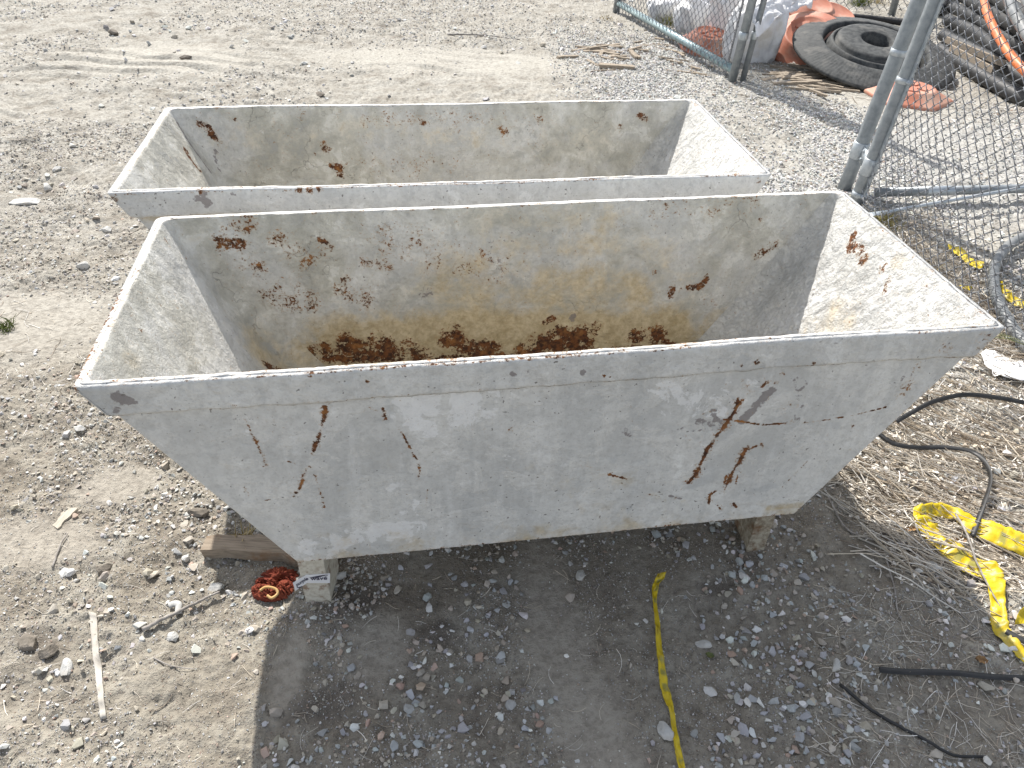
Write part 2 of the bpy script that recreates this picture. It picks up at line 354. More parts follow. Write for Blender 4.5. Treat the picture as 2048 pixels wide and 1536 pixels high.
# ------------------------------------------------------------------ gravel
def hull(n, seed, flat=.7):
    r = np.random.default_rng(seed); P = r.normal(size=(n, 3)); P /= np.linalg.norm(P, axis=1)[:, None]
    P *= np.array([1, r.uniform(.65, .95), flat])*r.uniform(.85, 1.0, (n, 1))
    bm = bmesh.new(); [bm.verts.new(p) for p in P]; bmesh.ops.convex_hull(bm, input=bm.verts)
    bm.verts.ensure_lookup_table(); loose = [v for v in bm.verts if not v.link_faces]; bmesh.ops.delete(bm, geom=loose, context='VERTS')
    bmesh.ops.triangulate(bm, faces=bm.faces); bm.verts.index_update()
    V = np.array([v.co[:] for v in bm.verts]); F = np.array([[v.index for v in f.verts] for f in bm.faces]); bm.free(); return V, F
HB = [hull(11, 100+k, .55) for k in range(16)]; HS = [hull(8, 300+k, .7) for k in range(8)]; HL = [hull(13, 500+k, .5) for k in range(16)]
PAL = np.array([[.43, .445, .455], [.63, .63, .615], [.46, .42, .36], [.78, .775, .75], [.46, .345, .275], [.24, .235, .23], [.38, .385, .39], [.41, .37, .31]])
def instances(bases, P, r, col, tilt=.35, squash=(.75, 1.1)):
    n = len(P); bi = RNG.integers(0, len(bases), n); Vs, Fs, Cs, b = [], [], [], 0
    for k, (V, F) in enumerate(bases):
        s = np.where(bi == k)[0]
        if not len(s): continue
        a = RNG.uniform(0, 2*np.pi, len(s)); tx = RNG.normal(0, tilt, len(s)); ty = RNG.normal(0, tilt, len(s))
        ca, sa = np.cos(a), np.sin(a); W = V[None]*r[s][:, None, None]*RNG.uniform(squash[0], squash[1], (len(s), 1, 3))
        x, y, z = W[..., 0], W[..., 1], W[..., 2]
        y, z = y*np.cos(tx)[:, None]-z*np.sin(tx)[:, None], y*np.sin(tx)[:, None]+z*np.cos(tx)[:, None]
        x, z = x*np.cos(ty)[:, None]+z*np.sin(ty)[:, None], -x*np.sin(ty)[:, None]+z*np.cos(ty)[:, None]
        x, y = x*ca[:, None]-y*sa[:, None], x*sa[:, None]+y*ca[:, None]
        Vs.append((np.stack([x, y, z], -1)+P[s][:, None, :]).reshape(-1, 3))
        Fs.append((F[None]+(np.arange(len(s))*len(V))[:, None, None]).reshape(-1, 3)+b); Cs.append(np.repeat(col[s], len(V), 0)); b += len(s)*len(V)
    return np.concatenate(Vs), np.concatenate(Fs), np.concatenate(Cs)
def colours(n, w, dusty=0.0):
    w = np.array(w, float); c = PAL[RNG.choice(len(PAL), n, p=w/w.sum())]*RNG.uniform(.82, 1.15, (n, 1))*RNG.uniform(.96, 1.04, (n, 3))
    return c*(1-dusty)+np.array([.40, .365, .315])*dusty
def scatter(n, x0, x1, y0, y1, rmin, rmax, dens, pw=2.2):
    x = RNG.uniform(x0, x1, n); y = RNG.uniform(y0, y1, n); keep = RNG.uniform(size=n) < dens(x, y); x, y = x[keep], y[keep]
    r = rmin+(rmax-rmin)*RNG.uniform(size=len(x))**pw
    return x, y, r
def clump(x, y, s, seed, base=.45, amp=1.6): return np.clip(base+amp*fbm(x*s, y*s, seed, 3), 0, 1)
def strawmask(x, y): return np.clip((x-1.12-.25*np.abs(y-1.9))*4, 0, 1)*np.clip((y-1.15)*5, 0, 1)*np.clip((3.6-y)*3, 0, 1)
nosm = lambda x, y: 1-.97*smoothmask(x, y)
W_N = [3, 2, 2, .8, .7, .25, 2, 2]; W_L = [1, 2, 3, 1.2, .5, .3, 1, 3]; W_G = [2, 4, 1.2, 3.2, .25, .3, 1.2, .6]
parts = []
def layer(bases, x, y, r, w, dusty, sink=.25, tilt=.35):
    P = np.stack([x, y, gh(x, y)+r*sink], -1); parts.append(instances(bases, P, r, colours(len(x), w, dusty), tilt))
# foreground, shaded side in front of the tub and lit left side
layer(HB, *scatter(17000, -1.1, 1.5, .5, 2.3, .0035, .011, lambda x, y: clump(x, y, 4, 41, .5)*nosm(x, y)*np.where(x < -.5, .55, 1)), W_N, .15)
layer(HL, *scatter(4200, -.55, 1.6, .5, 1.75, .008, .0205, lambda x, y: clump(x, y, 3, 42, .55)*nosm(x, y)*np.clip(.35+.75*(x+.5), .2, 1), 2.4), W_N, .05, .28)
layer(HL, *scatter(1900, -2.6, -.45, .5, 3.8, .009, .027, lambda x, y: clump(x, y, 2.4, 43, .45)*nosm(x, y), 2.8), W_L, .25, .12)
layer(HB, *scatter(58000, -3.4, -.3, .6, 4.6, .004, .012, lambda x, y: clump(x, y, 2.6, 44, .42)*nosm(x, y)), W_L, .35, .15)
layer(HS, *scatter(115000, -1.5, 1.6, .5, 2.3, .0014, .0042, lambda x, y: clump(x, y, 5, 45, .6)*(1-.85*smoothmask(x, y)), 1.4), W_N, .25)
# grey gravel spread between the tubs and the fence, and beyond the right gate
layer(HB, *scatter(52000, .2, 2.3, 1.9, 7.4, .007, .0135, lambda x, y: gravmask(x, y)*(1-.35*strawmask(x, y)), 1.5), W_G, .1, .3, .5)
layer(HB, *scatter(15000, 1.7, 4.6, 2.2, 5.6, .006, .014, lambda x, y: clump(x, y, 1.4, 46, .6)*nosm(x, y)*(1-.3*strawmask(x, y)), 1.7), W_G, .15, .3, .45)
layer(HL, *scatter(2600, 1.1, 2.6, 1.0, 3.2, .008, .021, lambda x, y: clump(x, y, 2.2, 51, .5), 2.2), [1, 3, 1.5, 3, .4, .2, 1, 1], .1, .6)
# far field
layer(HB, *scatter(85000, -6.5, 2.2, 3.2, 10.5, .005, .017, lambda x, y: clump(x, y, 1.1, 47, .42, 2.0)*nosm(x, y), 2.6), [2, 3, 2, 2, .3, .3, 2, 1.5], .3, .15)
layer(HL, *scatter(800, -6, 1.5, 3.4, 10, .018, .042, lambda x, y: clump(x, y, .9, 48, .4), 2.5), W_G, .2, .2)
layer(HB, *scatter(5000, 2, 7, 6.2, 11, .008, .02, lambda x, y: clump(x, y, 1.2, 49, .5), 2), W_G, .2, .3)
Vs, Fs, Cs, b = [], [], [], 0
for V, F, C in parts: Vs.append(V); Fs.append(F+b); Cs.append(C); b += len(V)
gv = mk('gravel', np.concatenate(Vs), np.concatenate(Fs), M['stone'], None, False, None, np.concatenate(Cs))
tag(gv, 'loose limestone gravel and grit lying over the whole yard', 'gravel', kind='stuff')

# ------------------------------------------------------------------ mortar tubs
W_, LB, ZB, DY, H_ = .7000, 1.22008, .248436, .020472, .797447; L_ = 1.838; T_ = .010; BO = .009   # plate and rim-bar thickness
class Tub:
    def __init__(s, name, x, y, yaw, mat, label, seed, res):
        s.x, s.y, s.yaw, s.seed, s.res, s.mat = x, y, yaw, seed, res, mat
        s.c, s.s = math.cos(yaw), math.sin(yaw)
        s.o = empty(name, (x, y, 0), yaw, label, 'mortar tub', 'pale steel mortar tubs')
    def loc(s, P):
        d = P[0]-s.x, P[1]-s.y; return np.array([s.c*d[0]+s.s*d[1], -s.s*d[0]+s.c*d[1], P[2]])
    def wor(s, P): return np.array([s.x+s.c*P[0]-s.s*P[1], s.y+s.s*P[0]+s.c*P[1], P[2]])
    def dims(s, v, ins):
        hx = (L_/2-BO)*(1-v)+(LB/2)*v-ins*1.15; y1 = (W_/2-BO)*(1-v)+(W_/2-DY)*v-ins; z = H_*(1-v)+ZB*v
        return hx, y1, z
    def sag(s, P, v): return ((1-v)*.006*fbm(P[:, 0]*1.6+s.seed*7, P[:, 1]*1.6, 172, 3))[:, None]
    def path(s, wall, v, ins, n, inner):
        """n points along a wall (front, right, back, left) at depth v (0 rim, 1 bottom)"""
        hx, yy, z = s.dims(v, ins); rf = .008 if not inner else .012+.02*v; rb = .022 if not inner else .026+.06*v
        q = np.pi/2
        def arc(cx, cy, r, a0, m): a = np.linspace(a0, a0+q, m); return np.stack([cx+r*np.cos(a), cy+r*np.sin(a)], -1)
        t = np.linspace(0, 1, n)
        if wall == 'front': P = np.stack([-hx+rf+(2*hx-2*rf)*t, np.full(n, -yy)], -1)
        elif wall == 'back': P = np.stack([hx-rb-(2*hx-2*rb)*t, np.full(n, yy)], -1)
        else:
            m = 9; k = n-2*m
            tt = (np.arange(k)+1)/(k+1)
            P = np.concatenate([arc(hx-rf, -yy+rf, rf, -q, m), np.stack([np.full(k, hx), -yy+rf+(2*yy-rf-rb)*tt], -1), arc(hx-rb, yy-rb, rb, 0, m)])
            if wall == 'left': P = P[::-1]*np.array([-1, 1])
        P = P.copy(); P[:, 1] += (1-v)*.0075*fbm(P[:, 0]*1.9+np.sign(P[:, 1])*4, P[:, 0]*0+s.seed*3.3, 171, 3)   # long dents in the rim
        return P, z
    def sheet(s, wall, ins, nu, vs, inner, amp=0.0, seed=0):
        R = []
        for v in vs:
            P, z = s.path(wall, v, ins, nu, inner); R.append(np.concatenate([P, np.full((nu, 1), z)+s.sag(P, v)], 1))
        G = np.array(R)
        if amp:
            du = np.gradient(G, axis=1); dv = np.gradient(G, axis=0); N = np.cross(du, dv); N /= np.linalg.norm(N, axis=2)[..., None]+1e-12
            a = G[..., 0]*1.0+G[..., 1]*1.7+seed*3.1; b_ = G[..., 2]
            d = fbm(a*22, b_*22, 60+seed, 4)*.6+np.abs(fbm(a*60, b_*60, 61+seed, 3))*.5
            d += .6*np.clip(fbm(a*9, b_*9, 62+seed, 4)*6-.4, 0, 1)
            fade = np.clip(np.array(vs)*14, 0, 1)[:, None]
            G = G+N*(d*amp*fade)[..., None]
        return G
    def wall(s, wall, fields, nu, nvo, nvi, ampo, ampi, crust):
        vo = np.linspace(0, 1, nvo); vi = np.linspace(0, 1, nvi)
        A = s.sheet(wall, 0, nu, vo, False, -ampo, s.seed); B = s.sheet(wall, T_, nu, vi, True, ampi, s.seed+5)
        t = np.arange(nu); j = fbm(t*.13, t*0+.5, 70+s.seed+len(wall), 3)*.0028; A[0, :, 2] += j; B[0, :, 2] += j
        V = np.concatenate([A.reshape(-1, 3), B.reshape(-1, 3)]); nA = nvo*nu
        def q(nv, off, flip):
            i = np.arange(nv-1)[:, None]*nu; j = np.arange(nu-1)[None, :]
            f = np.stack([i+j, i+nu+j, i+nu+j+1, i+j+1], -1).reshape(-1, 4)+off; return f[:, ::-1] if flip else f
        jj = np.arange(nu-1); top = np.stack([jj, jj+1, nA+jj+1, nA+jj], -1)
        at = {k: np.zeros(len(V)) for k in ('rust', 'scuff_shade', 'stain', 'crust', 'inside', 'flake')}
        at['crust'][nA:] = crust; at['inside'][nA:] = .35 if wall == 'right' else 1.0; at['crust'][:nA] = .12
        # worn steel along the rim and the bottom edge
        vv = np.concatenate([np.repeat(vo, nu), np.repeat(vi, nu)])
        at['rust'] = np.maximum(at['rust'], .54*np.clip(1.3-(1-vv)/.016, 0, 1)); at['rust'] = np.maximum(at['rust'], .46*(vv < .004))
        at['rust'][:nA] = np.maximum(at['rust'][:nA], .27); at['rust'][nA:] = np.maximum(at['rust'][nA:], .33)
        if wall in ('front', 'back'): at['rust'][:nA] = np.maximum(at['rust'][:nA], .50*np.clip(1-(np.abs(np.abs(V[:nA, 0])-((L_/2-BO)*(1-vv[:nA])+LB/2*vv[:nA]))/.03), 0, 1))
        at['stain'][:nA] = np.maximum(at['stain'][:nA], .42*np.clip((vv[:nA]-.82)/.18, 0, 1))
        for kind, side, axes, strokes in fields:
            sl_ = slice(0, nA) if side == 'out' else slice(nA, None); S = V[sl_][:, axes]; F = np.zeros(len(S))
            for pts, w, st in strokes:
                pts = [np.asarray(p)[list(axes)] for p in pts]
                if len(pts) == 1: D = np.linalg.norm(S-pts[0], axis=1)
                else:
                    D = np.full(len(S), 9.0)
                    for a, b_ in zip(pts[:-1], pts[1:]):
                        ab = b_-a; tt = np.clip(((S-a)@ab)/(ab@ab+1e-12), 0, 1); D = np.minimum(D, np.linalg.norm(S-a-tt[:, None]*ab, axis=1))
                F = np.maximum(F, st*np.clip(1.45-D/w, 0, 1))
                if kind == 'rust' and w < .009: F = np.maximum(F, .56*st*np.clip(1.25-D/(w*4.5), 0, 1))
            if kind == 'rust': F = F*np.clip(.96+.55*fbm(S[:, 0]*40, S[:, 1]*40, 97, 3), .6, 1.12)
            at[kind][sl_] = np.maximum(at[kind][sl_], F)
        name = 'end_wall' if wall in ('left', 'right') else wall+'_wall'
        return mk(name, V, [np.concatenate([q(nvo, 0, False), q(nvi, nA, True), top])], s.mat, s.o, True, at)
    def band(s, fields, nv=16):
        Vs, Fs, b = [], [], 0; hgt = .070
        ats = []
        for w in ('front', 'right', 'back', 'left'):
            nu = 460 if w == 'front' else 240 if w == 'back' else 130
            rows = []
            for k in range(nv):
                f = k/(nv-1); v = f*hgt/(H_-ZB); ins = -BO if 1 < k < nv-1 else -BO+.0014 if k != 1 else -BO+.0004
                P, z = s.path(w, v, ins, nu, False); z = z-.0012+s.sag(P, v)
                rows.append(np.concatenate([P, np.zeros((nu, 1))+z], 1))
            P, z = s.path(w, hgt/(H_-ZB)+.002, .0005, nu, False); rows.append(np.concatenate([P, np.full((nu, 1), z)], 1))
            P, z = s.path(w, 0, .0005, nu, False); rows.insert(0, np.concatenate([P, np.full((nu, 1), z-.0006)+s.sag(P, 0)], 1))
            G = np.array(rows); a = G[..., 0]+G[..., 1]*1.3; n = fbm(a*30, G[..., 2]*30, 80+s.seed, 4)*.0022
            edge = np.zeros(G.shape[0]); edge[-2] = 1; edge[-3] = .5
            G[..., 2] += fbm(a*26, a*0+.3, 81+s.seed, 4)*.006*edge[:, None]
            if w in ('front', 'back'): G[1:-1, :, 1] += n[1:-1]*(1 if w == 'back' else -1)
            m = len(rows); i = np.arange(m-1)[:, None]*nu; j = np.arange(nu-1)[None, :]
            Fs.append(np.stack([i+j, i+nu+j, i+nu+j+1, i+j+1], -1).reshape(-1, 4)+b); V = G.reshape(-1, 3); Vs.append(V); b += len(V)
        V = np.concatenate(Vs); at = {k: np.zeros(len(V)) for k in ('rust', 'scuff_shade', 'stain', 'crust', 'inside', 'flake')}; at['crust'][:] = .25
        zt = H_-.0015; at['rust'] = np.maximum(at['rust'], .56*np.clip(1.4-np.abs(zt-V[:, 2]-.002)/.003, 0, 1)*(V[:, 1] < -.335)); at['rust'] = np.maximum(at['rust'], .53*np.clip(1.3-np.abs(zt-hgt-V[:, 2])/.005, 0, 1)); at['scuff_shade'] = np.maximum(at['scuff_shade'], .62*np.clip(1-np.abs(zt-hgt-.001-V[:, 2])/.004, 0, 1)); at['rust'] = np.maximum(at['rust'], .24)  # dark line at the band's lower edge is painted shade, beside real rust
        for kind, strokes in fields:
            for pts, w, st in strokes:
                D = np.linalg.norm(V[:, [0, 2]]-np.asarray(pts[0])[[0, 2]], axis=1)+9*(V[:, 1] > 0); at[kind] = np.maximum(at[kind], st*np.clip(1.45-D/w, 0, 1))
        return mk('rim_band', V, Fs, s.mat, s.o, True, at)
    def front(s, px): # photo pixel -> point on the outer front face, local
        P = s.wor(np.array([0, -W_/2+BO, H_])); n = s.wor(np.array([0, -W_/2+DY, ZB]))-P; ex = np.array([s.c, s.s, 0]); return s.loc(onplane(*px, P, np.cross(ex, n)))
    def back(s, px):
        P = s.wor(np.array([0, W_/2-T_-BO, H_])); n = s.wor(np.array([0, W_/2-DY-T_, ZB]))-P; ex = np.array([s.c, s.s, 0]); return s.loc(onplane(*px, P, np.cross(ex, n)))
    def end(s, px, sg):
        P = s.wor(np.array([sg*(L_/2-T_-BO), 0, H_])); n = s.wor(np.array([sg*(LB/2-T_), 0, ZB]))-P; ey = np.array([-s.s, s.c, 0]); return s.loc(onplane(*px, P, np.cross(ey, n)))
    def leg(s, lx, ly, w, d, yaw=0.0, mat=None):
        """a short channel: face plate with two side flanges"""
        t = .006; z0, z1 = -.012, ZB+.004; h = z1-z0
        pr = [box_vf((lx, ly, (z0+z1)/2), (w, t, h)), box_vf((lx-w/2+t/2+.0007, ly+d/2+t/2, (z0+z1)/2), (t, d, h-.002)), box_vf((lx+w/2-t/2-.0007, ly+d/2+t/2, (z0+z1)/2), (t, d, h-.002))]
        V, F = join_vf(pr); c = np.array([lx, ly, 0]); R = rot(0, 0, yaw); V = (V-c)@R.T+c
        # subdivide the face for wear
        o = mk('leg', V, F, mat or M['leg_cream'], s.o, False, {'rust': np.full(len(V), .36), 'scuff_shade': np.zeros(len(V)), 'stain': np.full(len(V), .35), 'crust': np.full(len(V), .2)})
        return bevel(o, .0015)
    def floor(s):
        hx, yy, z = LB/2-.004, W_/2-DY-.004, ZB
        V, F = box_vf((0, 0, z+.0052), (2*hx, 2*yy, .008)); return mk('floor', V, F, s.mat, s.o, False, {'rust': np.full(8, .35), 'scuff_shade': np.zeros(8), 'stain': np.full(8, .6), 'crust': np.full(8, .5)})

t1 = Tub('mortar_tub', .0654916, 1.5489696, .1702484, M['coat'], 'nearer pale steel tub in front, rust-scratched face and rusty puddle marks inside', 1, 1)
t2 = Tub('mortar_tub', -.2235612, 2.3476033, .1577966, M['coat_b'], 'farther pale steel tub standing directly behind the front one', 2, 1)
def S(fn, lst, *a): return [([fn(p, *a) for p in pts], w, st) for pts, w, st in lst]
F1 = S(t1.front, [
 ([(490,835),(505,870)],0.0027,0.720), ([(507,873),(518,895),(532,930)],0.0030,0.950), ([(652,812),(642,860),(625,908)],0.0040,0.950), ([(614,930),(600,975),(588,992)],0.0036,0.850), ([(575,922),(625,935)],0.0029,0.576),
 ([(630,950),(645,995),(648,1015)],0.0032,0.672), ([(740,815),(752,818)],0.0036,0.850), ([(765,815),(772,838)],0.0036,0.850), ([(806,868),(825,905),(833,917)],0.0030,0.750), ([(838,930),(840,945),(834,962)],0.0032,0.850),
 ([(827,968),(812,995)],0.0025,0.576), ([(855,980),(852,1012)],0.0030,0.900), ([(490,975),(498,990)],0.0036,0.800), ([(528,1000),(545,1000)],0.0029,0.672), ([(585,1042),(590,1042)],0.0029,0.576),
 ([(1477,803),(1470,825),(1437,869),(1417,895),(1402,927),(1390,950),(1376,967)],0.0059,1.000), ([(1370,975),(1362,980)],0.0029,0.576), ([(1400,885),(1420,885)],0.0029,0.576),
 ([(1493,898),(1478,925),(1462,950),(1448,985)],0.0056,0.980), ([(1495,900),(1512,893),(1524,889)],0.0043,0.720), ([(1525,892),(1522,905)],0.0050,0.672), ([(1453,950),(1446,975)],0.0036,0.800), ([(1475,950),(1472,968)],0.0029,0.672), ([(1490,930),(1480,945)],0.0095,0.499),
 ([(1432,982),(1420,990),(1418,1005)],0.0043,0.850), ([(1435,1010),(1440,1018)],0.0036,0.750), ([(1466,1006),(1473,1015)],0.0043,0.800),
 ([(1448,840),(1480,843),(1522,850),(1580,847),(1640,842),(1700,832),(1772,814)],0.0015,1.020),
 ([(1545,760),(1500,785)],0.0152,0.499), ([(1510,758),(1495,765)],0.0285,0.451), ([(1530,770),(1520,776)],0.0043,0.850), ([(1565,750),(1555,765)],0.0114,0.576), ([(1535,795),(1540,800)],0.0043,0.800),
 ([(1175,932),(1205,942)],0.0025,0.576), ([(1218,948),(1256,958)],0.0026,0.950), ([(1615,922),(1590,948),(1565,974)],0.0013,0.820), ([(1410,830),(1460,815)],0.0142,0.451), ([(1570,812),(1580,815)],0.0171,0.480), ([(1600,812),(1612,810)],0.0133,0.480), ([(1636,845)],0.0114,0.480),
 ([(1020,858)],0.0133,0.451), ([(1705,853)],0.0043,0.850), ([(1700,900)],0.0050,0.672), ([(1340,760),(1300,775)],0.0190,0.346), ([(1590,830)],0.0475,0.384), ([(1840,730),(1800,790)],0.0190,0.480), ([(1345,830)],0.0095,0.528), ([(1370,870),(1380,880)],0.0043,0.576), ([(640,1100),(900,1090)],0.0190,0.288), ([(1350,995)],0.0095,0.576), ([(1295,987),(1320,993)],0.0022,0.672), ([(1460,770),(1490,790)],0.0285,0.403)])
C1 = S(t1.front, [([(1543,782),(1520,805),(1487,840)],.016,.82), ([(1400,845),(1450,850)],.020,.62), ([(1360,858),(1440,858)],.010,.5), ([(1600,760),(1605,800),(1595,840)],.022,.44), ([(1580,850),(1575,880)],.02,.42), ([(1850,720),(1800,770)],.03,.4), ([(1420,835)],.03,.55), ([(1240,850),(1260,870)],.012,.5), ([(320,830),(480,850)],.03,.35), ([(380,960),(430,1000)],.03,.35), ([(1340,992),(1362,997)],.005,.8)])
ST1 = S(t1.front, [([(1540,1015),(1600,1010)],.015,.6), ([(600,1090),(800,1080)],.04,.25), ([(1000,960),(1450,1000)],.08,.22)])
FL1 = S(t1.front, [([(820,800),(930,790)],.06,.62), ([(850,840),(940,830)],.05,.60), ([(880,870),(900,920)],.03,.45), ([(620,1095),(800,1060)],.05,.62), ([(700,1075),(760,1050)],.06,.5), ([(520,870),(560,900)],.05,.3), ([(1320,790),(1450,800)],.06,.38), ([(380,1000),(560,1080)],.05,.28), ([(780,960),(840,1060)],.04,.34), ([(1000,900),(1010,1050)],.05,.22)])
t1.wall('front', [('flake', 'out', (0, 2), FL1), ('rust', 'out', (0, 2), F1), ('scuff_shade', 'out', (0, 2), C1), ('stain', 'out', (0, 2), ST1)], 480, 150, 8, .0009, 0, .3)
B1 = S(t1.back, [
 ([(640,700)],0.050,0.740), ([(700,692)],0.060,0.820), ([(760,692)],0.060,0.800), ([(820,696)],0.050,0.720), ([(620,712),(850,710)],0.035,0.840), ([(905,678)],0.050,0.900), ([(925,692)],0.050,0.920), ([(915,655)],0.018,0.850), ([(965,704)],0.050,0.900), ([(985,692)],0.035,0.720),
 ([(1080,692)],0.055,0.940), ([(1115,680)],0.060,0.980), ([(1155,682)],0.060,0.980), ([(1090,645),(1105,637)],0.018,0.740), ([(1180,668)],0.035,0.800), ([(1045,700)],0.040,0.700), ([(1275,672)],0.040,0.800), ([(1310,674)],0.045,0.880), ([(1330,690)],0.040,0.800), ([(880,716),(1050,712),(1200,704),(1340,696)],0.022,0.740),
 ([(1345,575),(1342,592)],0.015,0.740), ([(1360,578)],0.007,0.740), ([(1378,575),(1400,573),(1413,558)],0.015,0.740), ([(1412,548)],0.012,0.740), ([(1390,550)],0.011,0.600),
 ([(440,485),(475,488)],0.032,0.700), ([(480,525),(520,540)],0.034,0.620), ([(455,470),(500,445)],0.034,0.600), ([(545,590),(620,600)],0.057,0.590), ([(690,590),(720,600)],0.057,0.580), ([(650,500)],0.034,0.620), ([(640,480),(660,495)],0.014,0.700), ([(735,525),(770,530)],0.034,0.580), ([(585,618)],0.018,0.740), ([(690,555)],0.023,0.650), ([(560,480),(610,520)],0.046,0.530), ([(780,480),(1000,540)],0.092,0.460),
 ([(340,452)],0.014,0.720), ([(375,500),(398,520)],0.009,0.740), ([(1500,410),(1300,420)],0.046,0.440), ([(1520,438)],0.012,0.740), ([(1605,597)],0.012,0.740), ([(1550,600)],0.007,0.740), ([(1310,545)],0.014,0.600), ([(1600,640),(1605,650)],0.006,0.740), ([(1515,510),(1545,490)],0.023,0.620), ([(870,410)],0.023,0.550), ([(880,395)],0.023,0.600), ([(1050,405)],0.023,0.550), ([(530,735),(560,730)],0.030,0.700), ([(1190,655)],0.034,0.700), ([(1420,610)],0.034,0.400)])
SB1 = S(t1.back, [([(680,695),(900,675),(1250,680),(1330,670)],.11,1.05), ([(900,570),(1270,580)],.11,.55), ([(1020,480),(1200,470)],.11,.40), ([(1300,520),(1340,560)],.10,.36), ([(1370,690),(1440,630)],.045,.66)])
t1.wall('back', [('rust', 'in', (0, 2), B1), ('stain', 'in', (0, 2), SB1), ('scuff_shade', 'in', (0, 2), S(t1.back, [([(985,520),(1000,530)],.04,.42), ([(1145,635)],.02,.6), ([(850,585)],.03,.5), ([(1000,485),(1030,480)],.05,.38)]))], 420, 6, 150, 0, .0022, .38)
t1.wall('right', [('rust', 'in', (1, 2), S(t1.end, [([(1707,472),(1700,500)],.016,.76), ([(1712,490),(1728,520)],.018,.74), ([(1722,478),(1728,500)],.008,.6), ([(1768,530),(1762,545)],.014,.62), ([(1775,560),(1772,585)],.010,.62), ([(1850,575)],.012,.55), ([(1560,610)],.01,.5)], 1)), ('stain', 'in', (1, 2), S(t1.end, [([(1640,650),(1700,640)],.06,.4), ([(1800,520)],.03,.5)], 1))], 230, 8, 150, 0, .0042, 1.0)
t1.wall('left', [('rust', 'in', (1, 2), S(t1.end, [([(535,735),(560,745)],.022,.85), ([(525,725)],.012,.75), ([(575,755)],.02,.7), ([(325,475),(335,490)],.01,.5), ([(250,640)],.01,.5), ([(280,660)],.01,.5)], -1)), ('stain', 'in', (1, 2), S(t1.end, [([(520,700),(580,730)],.08,.6), ([(260,720)],.03,.5)], -1))], 230, 8, 150, 0, .0016, .34)
t1.floor()
t1.band([('scuff_shade', S(t1.front, [([(240,790)],.022,.80), ([(262,795)],.016,.7), ([(1025,742)],.010,.75), ([(1055,735)],.012,.6), ([(1165,738)],.011,.75), ([(235,812)],.012,.7), ([(1650,690)],.05,.35)])),
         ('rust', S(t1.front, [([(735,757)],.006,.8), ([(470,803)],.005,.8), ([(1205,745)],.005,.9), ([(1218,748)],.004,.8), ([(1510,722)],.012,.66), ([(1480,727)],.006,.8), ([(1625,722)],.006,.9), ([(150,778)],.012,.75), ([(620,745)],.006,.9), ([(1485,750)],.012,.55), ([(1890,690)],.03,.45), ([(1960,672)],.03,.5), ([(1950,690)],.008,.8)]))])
lf = t1.loc(gp(638, 1202)); lr = t1.loc(gp(1511, 1100))
leg0 = t1.leg(lf[0], lf[1], .066, .10, -t1.yaw); leg0['label'] = 'rust-speckled leg carrying the white sticker'
t1.leg(lr[0], lr[1]+.004, .052, .11, -t1.yaw*.3, M['leg_brown'])['label'] = 'brown crusted leg under the right end'; t1.leg(lf[0], .20, .066, .10); t1.leg(lr[0], .20, .052, .10)
F2 = S(t2.front, [([(230,400),(260,440)],.015,.6), ([(480,402)],.01,.5)])
t2.wall('front', [('rust', 'out', (0, 2), F2), ('stain', 'out', (0, 2), S(t2.front, [([(300,430),(900,400)],.03,.5)]))], 320, 60, 8, .0009, 0, .3)
t2.wall('back', [('rust', 'in', (0, 2), S(t2.back, [([(415,255),(430,275)],0.018,0.850), ([(400,248)],0.018,0.740), ([(440,285)],0.018,0.700), ([(648,290),(655,300)],0.023,0.700), ([(662,328),(680,335)],0.018,0.850), ([(680,350)],0.018,0.740), ([(630,308)],0.011,0.700), ([(845,245)],0.015,0.740), ([(1280,230),(1290,238)],0.018,0.750), ([(1240,255)],0.023,0.600), ([(1000,255),(1010,262)],0.023,0.600), ([(1330,315),(1318,325)],0.016,0.720), ([(730,240),(1000,230)],0.046,0.460), ([(1080,240)],0.023,0.600), ([(470,240)],0.011,0.700), ([(600,230)],0.034,0.500), ([(710,330),(900,330)],0.057,0.430)])),
  ('stain', 'in', (0, 2), S(t2.back, [([(450,270),(620,280)],.06,.3), ([(700,260),(1200,280)],.06,.25)]))], 300, 6, 90, 0, .0020, .35)
t2.wall('right', [], 150, 6, 90, 0, .0042, 1.0)
t2.wall('left', [('rust', 'in', (1, 2), S(t2.end, [([(370,300),(378,315)],.014,.9), ([(385,325),(400,342)],.010,.9), ([(340,288)],.008,.6)], -1)), ('scuff_shade', 'in', (1, 2), S(t2.end, [([(350,240),(380,290),(420,345)],.006,.8), ([(365,240),(400,290),(440,350)],.004,.7)], -1))], 150, 6, 90, 0, .0016, .36)
t2.floor()
t2.band([('scuff_shade', S(t2.front, [([(410,385)],.016,.8), ([(415,402)],.018,.85), ([(395,395)],.014,.7), ([(330,393)],.02,.45), ([(470,395)],.03,.4), ([(1000,380)],.03,.4)])),
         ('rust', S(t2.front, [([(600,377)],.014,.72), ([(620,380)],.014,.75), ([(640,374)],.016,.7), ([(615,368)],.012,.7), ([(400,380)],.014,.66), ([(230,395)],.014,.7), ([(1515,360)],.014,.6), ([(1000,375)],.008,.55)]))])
for lx in (-.52, .52):
    for ly in (-.24, .2): t2.leg(lx, ly, .06, .10)

